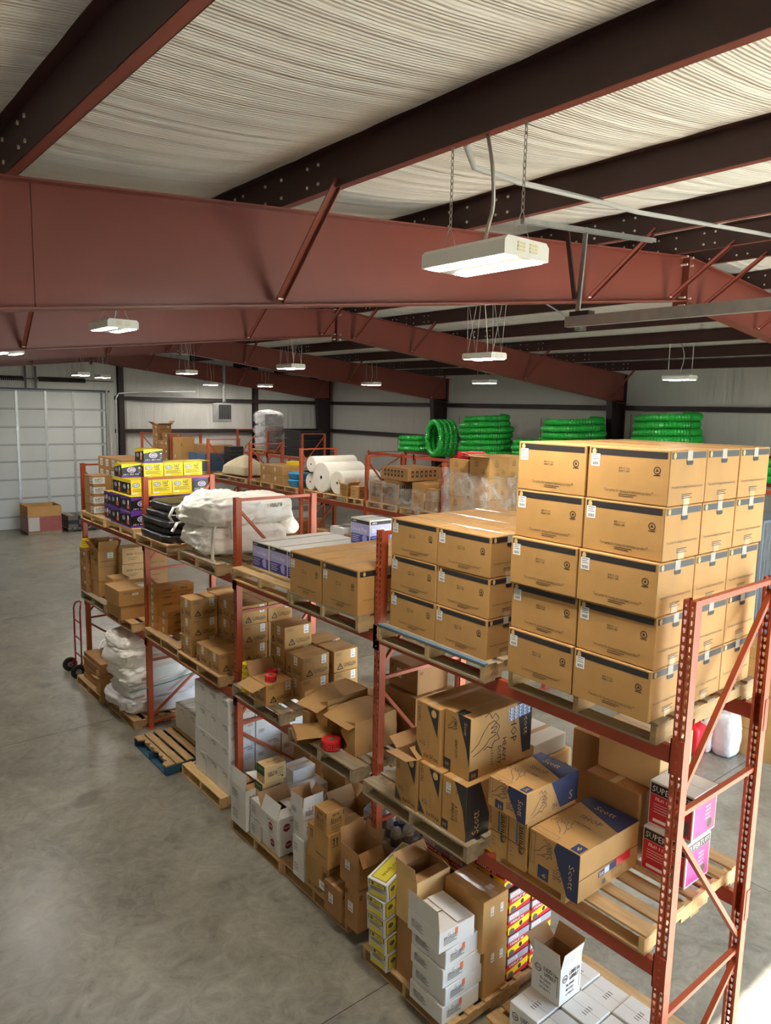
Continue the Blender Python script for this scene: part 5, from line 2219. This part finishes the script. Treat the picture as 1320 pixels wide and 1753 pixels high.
pallet('tan pallet on the floor under the white cartons with red seals', -.25, 3.92, 0, 1.22, 1.04, 'wood_tan', 'wood_tan')
G = 'white cartons around the red seal cartons'
carton('white carton with a rounded lid edge at the far pallet corner, lower one', -.28, 4.58, TF, .34, .34, .26, 'whiteprint', group=G)
carton('white carton with one flap raised high at the far pallet corner, upper one', -.29, 4.56, TF + .263, .34, .34, .22, 'whiteprint', flaps={'L': -8, 'R': -80, 'N': -100, 'F': -95}, group=G)
for l in range(2):
    carton('narrow white carton beside the red seal cartons, %s' % ('lower one', 'upper one')[l], -.24, 4.33, TF + l * .205, .34, .22, .202, 'whiteprint', group=G)
G = 'white cartons with red seals'
carton('white carton with two red round seals, lower one at the near pallet corner', -.23, 3.98, TF, .38, .34, .205, 'redlogo', group=G)
carton('white carton with red seals and a folded open lid, upper one', -.26, 3.96, TF + .208, .38, .33, .21, 'redlogo', flaps={'L': -20, 'F': 30, 'R': -88, 'N': -88}, group=G)
G = 'small green and tan cartons'
carton('small tan carton with green end panel, lower one on the narrow white cartons', -.16, 4.42, TF + .41, .27, .17, .17, 'green', group=G)
carton('small tan carton with green end panel, upper one of the two', -.14, 4.41, TF + .582, .27, .17, .19, 'green', group=G)
carton('flat white carton with maroon print behind the small green cartons', .18, 4.30, TF, .42, .40, .42, 'redlogo')
carton('plain white carton on the maroon printed one behind the green cartons', .26, 4.50, TF + .422, .30, .22, .14, 'plain', 'white_card')
carton('brown carton with a ring logo and open flap at the back of the pallet', .64, 4.72, TF + .0, .44, .36, .52, 'circle', flaps={'L': 0, 'N': -88, 'R': -88, 'F': 20})
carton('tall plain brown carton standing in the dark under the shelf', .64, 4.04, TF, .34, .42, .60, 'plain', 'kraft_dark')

pallet('new pale pallet on the floor under the tall block of white cartons', -.17, 5.37, 0, 1.22, 1.07, 'wood_new', 'wood_new')
G = 'white cartons in the tall floor block'
for l in range(4):
    for r in range(3):
        for c in range(3):
            if c > 0 and r > 0 and l < 3:
                continue
            carton('white carton in the tall floor block, %s layer, %s row, %s' % (('bottom', 'second', 'third', 'top')[l], ('near', 'middle', 'far')[r], ORD3[c]),
                   -.07 + c * .355, 5.35 + r * .302, TF + l * .293, .35, .298, .291, 'white4', group=G)
for l in range(3):
    for r in (1, 2):
        for c in (1, 2):
            carton('white carton buried inside the tall floor block beside the rack post', -.07 + c * .355, 5.35 + r * .302, TF + l * .293, .35, .298, .291, 'white4', group=G)
pallet('old pallet painted blue on its edges with a splintered front board', -.36, 6.50, 0, 1.22, 1.06, 'wood_tan', 'pallet_blue', paint='pallet_blue', broken=True, n=9)
mb = MB()
f = Face({'body': mb}, (0, 0, 0), (1, 0, 0), (0, 0, 1), (0, -1, 0), .3, .1)
f.text('C', .5, .5, .06, 'paper', e=0)
lt = ob('painted_letter', mb.mesh('painted_letter'), bpy.data.objects['wooden_pallet' if False else [q.name for q in COL.objects if q.get('label', '').startswith('old pallet painted blue')][0]], (-.58, -.5115, .035))
G = 'white cartons on the blue edged pallet'
for r in range(3):
    carton('white carton sitting on the back half of the blue edged pallet, %s' % ('near one', 'middle one', 'far one')[r], .24, 6.56 + r * .33, TF, .40, .325, .36, 'white4', group=G)
G = 'white fabric sacks on the floor pallet'
pallet('tan pallet on the floor under the strapped bale of white sacks', -.18, 8.04, 0, 1.22, 1.16, 'wood_tan', 'wood_tan')
nm = ['bottom', 'second', 'third', 'fourth', 'top']
for k, (hh, sx_, sy_, dx) in enumerate(((.29, 1.16, 1.02, -.02), (.29, 1.12, .98, .02), (.30, 1.14, 1.0, -.03), (.30, 1.12, .98, -.05))):
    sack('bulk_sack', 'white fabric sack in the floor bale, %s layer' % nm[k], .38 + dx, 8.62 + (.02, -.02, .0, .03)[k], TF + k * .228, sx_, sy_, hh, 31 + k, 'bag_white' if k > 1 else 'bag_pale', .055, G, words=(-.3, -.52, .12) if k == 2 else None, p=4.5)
sack('bulk_sack', 'white fabric sack folded on top of the floor bale, corner drooping', .26, 8.72, TF + .93, 1.0, .84, .22, 40, 'bag_white', .05, G, rz=.1,
     straps=[([(-.42, .2, .12), (-.55, .24, .06), (-.60, .26, -.05)], .06)])
mb = MB()
mb.tube([(-.27, 7.94, .62), (.35, 7.92, .66), (1.04, 7.93, .78)], .008, 6, 'strap_green')
tag(mb.build('binding_strap'), 'green binding strap around the bale of white sacks', 'strap')
pallet('tan pallet on the floor at the far rack end under folded cartons', -.26, 9.25, 0, 1.22, 1.14, 'wood_tan', 'wood_tan')
for k in range(6):
    o = MB()
    o.box((-.02, -.42, 0), (.5, .42, .07), 'kraft_dark')
    t_ = tag(o.build('folded_carton_bundle', loc=(-.16 + .012 * (k % 2), 9.86, TF + k * .072)), 'bundle of folded brown cartons, %s of the pile by the hand truck' % ('bottom', 'second', 'third', 'fourth', 'fifth', 'top')[k], 'cardboard', 'bundles of folded cartons')
carton('open brown tray carton in front of the folded carton bundles', -.24, 9.27, TF, .42, .20, .26, 'plain', flaps={'L': 60, 'R': 40, 'N': 50, 'F': 20})
# hand truck -------------------------------------------------------
o = empty('hand_truck', (-.10, 10.80, 0), 'red two wheeled hand truck standing past the far rack post', 'hand truck')
mb = MB()
for s in (-1, 1):
    mb.tube([(0, s * .17, .12), (0, s * .17, 1.15), (.02, s * .14, 1.24), (.06, s * .04, 1.28)], .014, 8, 'truck_red')
mb.tube([(.06, .05, 1.28), (.06, -.05, 1.28)], .014, 8, 'truck_red')
for z in (.35, .65, .95):
    mb.bar((0, -.17, z), (0, .17, z), .02, .025, 'truck_red')
mb.build('frame', o, smooth=False)
mb = MB()
mb.box((-.0, -.2, 0), (.2, .2, .012), 'truck_red')
mb.box((-.01, -.2, 0), (.0, .2, .14), 'truck_red')
mb.build('toe_plate', o)
for s in (-1, 1):
    mb = MB()
    M = Matrix.Translation((-.08, s * .235, .125)) @ Matrix.Rotation(PI / 2, 4, 'X')
    mb.lathe([(.05, -.02), (.105, -.024), (.122, -.014), (.122, .014), (.105, .024), (.05, .02)], 24, 'rubber', M, closed=True)
    w = mb.build('wheel', o, smooth=True)
    h_ = MB()
    h_.lathe([(0, -.02), (.05, -.03), (.05, .03), (0, .02)], 16, 'galv', M)
    h_.build('hub', w)
mb = MB()
mb.tube([(-.08, -.24, .125), (-.08, .24, .125)], .01, 8, 'steel_dark')
mb.bar((-.08, .17, .125), (0, .17, .25), .02, .02, 'truck_red')
mb.bar((-.08, -.17, .125), (0, -.17, .25), .02, .02, 'truck_red')
mb.build('axle', o)
# dark round table top seen under the middle beam
o = empty('round_bin', (.62, 9.95, 0), 'dark grey round bin lid glimpsed under the middle beam of the last bay', 'bin')
mb = MB()
mb.lathe([(0, 0), (.25, 0), (.33, 1.0), (.35, 1.02), (.35, 1.06), (.1, 1.12), (0, 1.12)], 32, 'steel_dark')
mb.build('body', o, smooth=True)
o.location = (.72, 10.0, TF)
bpy.data.objects.remove(bpy.data.objects['coiled_hose']) if False else None

# ================================================================ second row of racks
TS = 2.55 + .001
T2 = TS + PH
X2 = 5.9
pallet('tan pallet on the second rack row under wrapped lumber brown boxes', 5.86, 9.42, TS, 1.2, 1.02, 'wood_tan', 'wood_tan')
pallet('pallet on the second rack row under the loose boxes in torn wrap', 5.86, 8.18, TS, 1.2, 1.14, 'wood_tan', 'wood_tan')
pallet('pallet on the second rack row under white rolls', 5.86, 11.2, TS, 1.2, 1.66, 'wood_tan', 'wood_tan', n=7)
pallet('pallet on the second rack row under the blue tote', 5.86, 13.2, TS, 1.2, 1.1, 'wood_tan', 'wood_tan')
pallet('pallet on the second rack row under the low brown cartons', 5.86, 14.4, TS, 1.2, 1.1, 'wood_tan', 'wood_tan')
pallet('pallet on the second rack row under the tan tarp', 5.86, 15.75, TS, 1.2, 1.9, 'wood_tan', 'wood_tan')
pallet('pallet on the second rack row under the blue wrapped block', 5.86, 18.2, TS, 1.2, 1.3, 'wood_tan', 'wood_tan')


G = 'cartons stacked on the second rack row'
# lumber-look stencilled boxes
for c in range(2):
    carton('dark stencilled carton in clear wrap on the second rack row, %s' % ('front', 'back')[c], 5.92 + c * .5, 9.46, T2, .48, .46, .52, 'stencil', group=G)
    carton('stencilled carton standing by the rack post on the second row, %s' % ('front', 'back')[c], 5.90 + c * .5, 9.94, T2, .48, .44, .42, 'stencil', group=G)
carton('long flat stencilled carton lying over the wrapped ones on the second rack row', 5.92, 9.14, T2 + .525, .95, .84, .26, 'stencil', group=G)
wrap('clear plastic wrap sagging around the stencilled cartons on the second row', 6.4, 9.92, T2 + .0, 1.04, .98, .48, 3, .25)
for i, (x, y, z, a, b_, c_) in enumerate(((5.92, 8.26, 0, .42, .36, .22), (5.94, 8.66, 0, .44, .38, .34), (6.38, 8.3, 0, .5, .5, .36), (5.96, 8.30, .222, .36, .34, .22), (5.96, 8.68, .343, .4, .38, .18), (6.40, 8.34, .363, .44, .46, .22), (6.38, 8.84, 0, .48, .4, .52))):
    carton('loose brown box in torn clear wrap, %s' % ('low near front', 'low far front', 'low at the back', 'upper near front', 'upper far front', 'upper at the back', 'tall back corner')[i], x, y, T2 + z, a, b_, c_, 'jmark' if i % 2 else 'plain', 'kraft', group='loose boxes in torn wrap')
wrap('torn clear plastic wrap hanging around the loose brown boxes', 6.4, 8.76, T2 - .02, 1.1, 1.1, .42, 8, -.15)
# tall pairs toward the viewer
pallet('pallet on the second rack row hidden behind the tallest stack', 5.86, 6.86, TS, 1.2, 1.14, 'wood_tan', 'wood_tan')
G2 = 'square cartons with a fork mark'
for l in range(3):
    carton('square brown carton with a fork shaped mark, far column, %s' % ('bottom', 'middle', 'top')[l], 5.92, 7.46, T2 + l * .39, .5, .5, .385 if l < 2 else .30, 'jmark', group=G2)
    carton('square brown carton with a fork shaped mark, near column, %s' % ('bottom', 'middle', 'top')[l], 5.90, 6.92, T2 + l * .39, .52, .5, .385, 'jmark', group=G2, flaps={'L': 88, 'N': 84, 'F': 80, 'R': 95} if l == 2 else None)
    carton('square brown carton behind the fork mark cartons, %s' % ('bottom', 'middle', 'top')[l], 6.46, 7.0, T2 + l * .39, .5, .5, .385, 'jmark', group=G2)
o = carton('red and white tool case carton lying on the open fork mark carton', 5.98, 7.52, T2 + 1.082, .44, .30, .13, 'plain', 'gas_red')
wrap('clear plastic wrap peeling off the square cartons next to the tallest stack', 6.18, 7.42, T2, .9, 1.12, .86, 15, .1)

# rolls


def roll(label, x, y, z, r, L_, mat='felt', group='white fabric rolls', core=True):
    o = empty('fabric_roll', (x, y, z + r), label, 'fabric roll', group)
    M = Matrix.Rotation(PI / 2, 4, 'Y')
    mb = MB()
    prof = [(r * .12, 0), (r * .97, 0), (r, .012), (r, L_ - .012), (r * .97, L_), (r * .12, L_)]
    mb.lathe(prof, 48, mat, M, closed=True)
    for k in range(1, 4):
        rr = r * (.3 + .2 * k)
        mb.lathe([(rr, -.0015), (rr + .003, -.0015)], 40, 'kraft_light', M)
    mb.build('fabric', o, smooth=False)
    c = MB()
    c.lathe([(r * .06, -.004), (r * .115, -.004), (r * .115, L_), (r * .06, L_)], 20, 'ink', M, closed=True)
    c.build('core', o)
    return o


roll('large white fabric roll with its round end facing the aisle', 5.92, 12.22, T2, .35, 1.1)
roll('white fabric roll standing beside the large one', 5.95, 11.62, T2, .27, 1.1)
roll('slimmer white fabric roll lying on top of the larger rolls', 5.90, 12.62, T2 + .44, .19, 1.25)
roll('white fabric roll half hidden behind the post, under the slim roll', 5.95, 12.70 + .02, T2, .20, 1.1)
for k, (x, y) in enumerate(((5.92, 11.22), (5.92, 10.95 - .15), (6.3, 10.75))):
    carton('small brown open carton beside the white rolls, %s' % ('touching the rolls', 'next one', 'behind')[k], x, y, TS + (PH if y > 11.19 else PH), .34, .26, .26, 'logo', flaps={'L': 70, 'F': 40, 'R': 30, 'N': 60} if k == 0 else None, group='small cartons by the rolls')
pallet('short pallet beside the white rolls holding small open cartons', 5.86, 10.56, TS, 1.2, .6, 'wood_tan', 'wood_tan')

# blue tote
o = empty('plastic_tote', (6.12, 13.50, T2), 'bright blue plastic tote with ribbed sides on the second rack row', 'tote')
for zz, hh in ((0, .19), (.20, .16)):
    mb = MB()
    mb.lathe([(0, zz), (.20, zz), (.235, zz + .03), (.25, zz + hh * .7), (.27, zz + hh * .75), (.27, zz + hh * .9), (.2, zz + hh), (0, zz + hh + .01)], 24, 'blue_tote')
    mb.build('shell', o, smooth=True)
for k in range(2):
    carton('low brown carton near the blue tote, %s' % ('bottom', 'top')[k], 5.92, 13.95 + .01 * k, T2 + k * .235, .66, .52, .23, 'barlabel', 'kraft', group='low cartons by the tote')
    carton('low brown carton farther from the blue tote, %s' % ('bottom', 'top')[k], 5.92, 14.52, T2 + k * .235, .66, .52, .23, 'barlabel', 'kraft', group='low cartons by the tote')
mb = MB()
for k in range(3):
    pts = [(.22 * math.cos(a / 18 * 2 * PI), .16 * math.sin(a / 18 * 2 * PI), .02 + k * .03) for a in range(18)]
    mb.tube(pts, .018, 6, 'hose_yellow', closed=True)
tag(mb.build('coiled_rope', smooth=True, loc=(6.45, 13.9, T2 + .47)), 'yellow coil of rope on the low brown cartons', 'rope')
bpy.data.objects['coiled_rope'].location.y = 14.2
# tarp cone
mb = MB()
n = 40
vs, fs = [], []
for j in range(15):
    v = j / 14
    for i in range(n):
        a = 2 * PI * i / n
        r = (1 - v) ** .75
        k = 1 + .12 * math.sin(a * 5 + 1) * (1 - v) + .05 * noise.noise(Vector((math.cos(a) * 3, math.sin(a) * 3, v * 4)))
        vs.append((6.38 + .5 * r * k * math.cos(a), 16.7 + .85 * r * k * math.sin(a), T2 + .22 * (1 if j else .15) * (1 - v) + .58 * v ** .9 + (.03 if j == 0 else 0)))
for j in range(14):
    for i in range(n):
        k = (i + 1) % n
        fs.append((j * n + i, j * n + k, (j + 1) * n + k, (j + 1) * n + i))
mb.add(vs, fs, 'tarp_tan')
tag(mb.build('draped_tarp', smooth=True), 'tan tarp draped to a peak over goods on the second rack row', 'tarp')
for r in range(2):
    for l in range(2):
        carton('blue wrapped box, %s %s' % (('near', 'far')[r], ('lower', 'upper')[l]), 5.92, 18.25 + r * .6, T2 + l * .26, 1.0, .58, .255, 'plain', 'wrap_blue', group='blue wrapped boxes')
o = empty('plastic_crate', (6.55, 17.3, T2 + .0), 'black ribbed crate behind the tan tarp', 'crate')
mb = MB()
mb.box((-.3, -.4, 0), (.3, .4, .80), 'black_paint')
for k in range(6):
    mb.box((-.31, -.41, .05 + k * .12), (.31, .41, .09 + k * .12), 'steel_dark')
mb.build('body', o)
o.location = (6.62, 17.82, T2 + .0)
o.scale = (.7, .5, .95)
carton('tall flat brown carton standing upright on the far part of the second row', 5.90, 20.0, TS + .0, .5, .55, 1.05, 'barlabel', 'kraft')
carton('long brown carton lying across the top of the blue wrapped boxes', 6.1, 18.5, T2 + .522, .85, .9, .24, 'plain', 'kraft_dark')
pallet('pallet at the far end of the second row under stacked cartons', 5.86, 21.0, TS, 1.2, 1.2, 'wood_tan', 'wood_tan')
for r in range(3):
    for l in range((4, 3, 5)[r]):
        carton('brown carton with a small white tag in the far stack, %s column, %s' % (('near', 'middle', 'far')[r], ('bottom', 'second', 'third', 'fourth', 'top')[l]),
               5.92 + (0, .02, 0)[r], 21.02 + r * .4, T2 + l * .255, .5, .39, .25, 'pricetag', 'kraft_dark', group='cartons in the far stack',
               flaps={'L': 60, 'F': 80, 'R': 50, 'N': 75} if (r, l) == (2, 4) else None)

# lower level of the second row
TL = 1.201
lowpos = [(8.35, .5, .55), (8.95, .5, .4), (9.5, .45, .6), (10.75, .5, .5), (11.3, .5, .62), (12.0, .5, .45), (13.3, .5, .5), (13.95, .5, .6), (14.6, .5, .4), (15.9, .5, .5), (16.6, .6, .4), (6.0, .6, .55), (6.8, .6, .45)]
spots_ = ['below the wrapped loose boxes, near', 'below the wrapped loose boxes, far', 'below the stencilled cartons', 'below the small open cartons', 'below the white rolls, near', 'below the white rolls, far', 'below the blue tote',
          'below the low brown cartons, near', 'below the low brown cartons, far', 'below the tan tarp, near', 'below the tan tarp, far', 'below the fork mark cartons, near', 'below the fork mark cartons, far']
for k, (y, w_, h_) in enumerate(lowpos):
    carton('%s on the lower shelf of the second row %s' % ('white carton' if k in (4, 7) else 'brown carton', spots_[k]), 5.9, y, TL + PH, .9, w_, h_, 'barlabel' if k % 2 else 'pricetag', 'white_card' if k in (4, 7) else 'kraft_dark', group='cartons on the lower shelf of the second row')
for k, (y, sy_) in enumerate(((5.9, 1.6), (8.3, 1.8), (10.7, 2.0), (13.25, 2.0), (15.8, 1.9))):
    pallet('lower shelf pallet of the second row, bay %s counting away from the near door' % ('one', 'two', 'three', 'four', 'five')[k], 5.86, y, TL, 1.2, sy_, 'wood_tan', 'wood_tan')
# floor pallet glimpsed through the first row
pallet('floor pallet across the aisle seen through the gap under the wide brown cartons', 4.72 + 1.1, 8.5, 0, 1.2, 1.1, 'wood_tan', 'wood_tan')
carton('brown carton on the floor pallet seen through the gap, near one', 5.86, 8.56, TF, .5, .45, .35, 'plain', 'kraft')
carton('white carton on the floor pallet seen through the gap, far one', 5.86, 9.06, TF, .5, .45, .25, 'plain', 'white_card')

# goods on the floor across the near aisle
o = empty('fuel_can', (5.75, 2.72, 0), 'red plastic fuel can on the floor across the near aisle', 'fuel can')
mb = MB()
blob(mb, 0, 0, 0, .34, .24, .42, 2, 'gas_red', .004, 5.5, 32, 20)
mb.build('body', o, smooth=True)
mb = MB()
mb.tube([(-.1, 0, .41), (-.09, 0, .49), (.06, 0, .49), (.09, 0, .41)], .018, 8, 'gas_red')
mb.build('handle', o, smooth=True)
mb = MB()
mb.tube([(.11, 0, .39), (.15, 0, .47)], .03, 10, 'black_paint')
mb.build('spout', o, smooth=True)
sack('bulk_sack', 'upright white plastic sack beside the red fuel can', 6.02, 2.42, 0, .32, .30, .62, 51, 'bag_pale', .012, None, p=4)
sack('bulk_sack', 'smaller crumpled white plastic bag between fuel can and tall sack', 5.90, 2.66, 0, .16, .20, .52, 55, 'bag_pale', .014, None, p=3)
carton('tall brown carton on the floor beside the white plastic sack', 6.24, 1.75, 0, .62, .72, 1.55, 'logo', 'kraft')
carton('second tall brown carton standing against the first on the floor', 6.90, 1.9, 0, .6, .8, 1.3, 'plain', 'kraft_dark')
o = empty('drum', (6.95, 2.9, 0), 'blue grey plastic drum behind the tall brown cartons', 'drum')
mb = MB()
mb.lathe([(0, 0), (.27, 0), (.29, .03), (.29, .3), (.3, .32), (.29, .34), (.29, .6), (.3, .62), (.29, .64), (.29, .86), (.27, .9), (0, .9)], 28, 'wrap_blue')
mb.build('body', o, smooth=True)
o = empty('metal_locker', (9.0, 4.0, 0), 'grey corrugated metal locker standing across the near aisle', 'locker')
mb = MB()
mb.box((-.6, -.8, 0), (.6, .8, 3.0), 'metal_shed')
for k in range(12):
    mb.box((-.62, -.78 + k * .135, .05), (-.6, -.72 + k * .135, 2.95), 'galv')
for k in range(9):
    mb.box((-.56 + k * .13, -.82, .05), (-.50 + k * .13, -.8, 2.95), 'galv')
mb.build('body', o)

# ================================================================ green pipe coils by the side wall


def pipe_coil(label, x, y, z, R_, turns, rx=1.0, seed=1, tiltx=0.0, r=.10):
    o = empty('pipe_coil', (x, y, z), label, 'pipe coil', 'coils of green corrugated pipe')
    o.rotation_euler = (0, tiltx, 0)
    mb = MB()
    per = 130
    N = per * turns
    pts, rr = [], []
    for i in range(N):
        a = 2 * PI * i / per
        t = i / N
        rad = R_ * (1 + .05 * math.sin(seed + 1.7 * a / (2 * PI)) - (.10 if t > .82 else 0))
        pts.append((rad * math.cos(a), rad * math.sin(a) * rx, r + 2 * r * .97 * (i / per) + .01 * math.sin(a * 2 + seed)))
        rr.append(r * (1.02 if i % 2 else .86))
    mb.tube(pts, rr, 12, 'pipe_green')
    mb.build('pipe', o, smooth=False)
    for k in range(3):
        a = 2 * PI * k / 3 + 2.2
        c, s_ = math.cos(a), math.sin(a) * rx
        h = 2 * r * turns
        q = []
        for u_, v_ in ((R_ - r - .015, .0), (R_ + r + .02, .0), (R_ + r + .02, h * 1.02 + .02), (R_ - r - .015, h * 1.02 + .02)):
            q.append((u_ * c, u_ * s_, v_ + .001))
        b_ = MB()
        b_.tube(q, .008, 5, 'ink', closed=True)
        b_.build('binding', o)
    return o


SW = 3.001
pipe_coil('tall green corrugated pipe coil behind the back of the five layer stack', 14.6, 8.55, SW + .005, .82, 8, seed=1)
pipe_coil('green corrugated pipe coil in the middle of the side wall rack, leaning slightly', 14.6, 11.55, SW + .005, .86, 7, seed=4)
pipe_coil('green corrugated pipe coil behind the red case carton, tall one', 14.6, 15.1, SW + .005, .80, 7, seed=6)
pipe_coil('low green corrugated pipe coil at the far end of the side wall rack', 14.55, 18.3, SW + .005, .74, 3, seed=2)
pipe_coil('low green pipe coil between the two tall coils', 14.5, 13.1, SW + .005, .50, 4, seed=9, r=.09)
pipe_coil('green pipe coil on the lower shelf by the grey locker', 14.5, 6.0, SW + .005, .80, 3, seed=3)
mb = MB()
o = empty('pipe_coil', (13.9, 16.1, 1.9), 'green pipe coil standing on edge between two flat coils', 'pipe coil', 'coils of green corrugated pipe')
for k in range(4):
    pts, rr = [], []
    for i in range(110):
        a = 2 * PI * i / 110
        pts.append((.0 + .19 * k - .25 + .04 * math.cos(a), .56 * math.cos(a), .56 * math.sin(a)))
        rr.append(.10 * (1.02 if i % 2 else .86))
    mb.tube(pts, rr, 10, 'pipe_green', closed=True)
mb.build('pipe', o)
o.location = (13.95, 16.62, .665 + SW)
o.rotation_euler = (0, 0, -0.25)

# far corner rack goods
pallet('pallet under the shrink wrapped column in the far corner', 11.15, 23.9, 2.751, 1.2, 1.2, 'wood_tan', 'wood_tan')
o = empty('wrapped_goods', (11.75, 24.5, 2.751 + PH), 'tall shrink wrapped column of clear plastic goods in the far corner', 'wrapped pallet')
mb = MB()
for k in range(3):
    blob(mb, 0, 0, k * .5, 1.05, 1.05, .55, 60 + k, 'stretch_wrap', .05, 3.2, 40, 18)
mb.build('film', o, smooth=True)
mb = MB()
for k in range(3):
    mb.box((-.4, -.4, .02 + k * .5), (.4, .4, .44 + k * .5), 'pkg_grey')
mb.build('packs', o)
o = empty('stacked_crates', (11.8, 24.8, 2.751), 'black crates stacked next to the shrink wrapped column in the far corner', 'crate')
for k in range(3):
    mb = MB()
    mb.box((-.5, -.6, k * .34), (.5, .6, k * .34 + .32), 'black_paint')
    mb.box((-.52, -.62, k * .34 + .27), (.52, .62, k * .34 + .32), 'steel_dark')
    mb.build('crate', o)
o.location = (11.95, 22.2, 2.752)

# bulk bin and dark pallet of goods near the far door
o = empty('bulk_bin', (3.22, 26.0 - .15, 0), 'big open cardboard bin with its lower half shrink wrapped in red, by the grey door', 'bulk bin', None, 0.0)
mb = MB()
hx, hy, h = .56, .50, 1.0
for a, b_ in (((-hx, -hy, .12), (-hx + .012, hy, h)), ((hx - .012, -hy, .12), (hx, hy, h)), ((-hx, -hy, .12), (hx, -hy + .012, h)), ((-hx, hy - .012, .12), (hx, hy, h)), ((-hx, -hy, .12), (hx, hy, .13))):
    mb.box(a, b_, 'kraft')
mb.build('bin_wall', o)
mb = MB()
e = .006
for a, b_ in (((-hx - e, -hy - e, .10), (-hx - .001, hy + e, .64)), ((hx + .001, -hy - e, .10), (hx + e, hy + e, .64)), ((-hx - e, -hy - e, .10), (hx + e, -hy - .001, .64)), ((-hx - e, hy + .001, .10), (hx + e, hy + e, .64))):
    mb.box(a, b_, 'gaylord_red')
mb.build('red_wrap', o)
mb = MB()
mb.box((-hx + .02, -hy - .012, .14), (-hx + .38, -hy - .0065, .62), 'clear_tape')
mb.build('label_sheet', o)
mb = MB()
for yy in (-.45, 0, .45):
    mb.box((-hx, yy - .05, 0), (hx, yy + .05, .08), 'wood_grey')
mb.box((-hx - .02, -hy - .02, .08), (hx + .02, hy + .02, .10), 'wood_grey')
mb.build('base_pallet', o)
pallet('dark pallet beside the big cardboard bin, loaded with black boxed goods', 3.98, 25.3, 0, 1.15, 1.05, 'wood_grey', 'steel_dark')
for l in range(3):
    for r in range(2):
        for c in range(3 - (l == 2)):
            carton('low black box on the dark pallet, %s layer, %s row, %s from the bin' % (('bottom', 'middle', 'top')[l], ('near', 'far')[r], ('first', 'second', 'third')[c]), 4.0 + c * .37, 25.34 + r * .48, TF + l * .15, .36, .47, .145, 'plain', 'pkg_black' if (c + l) % 2 else 'ink_grey', group='low black boxes by the bin')
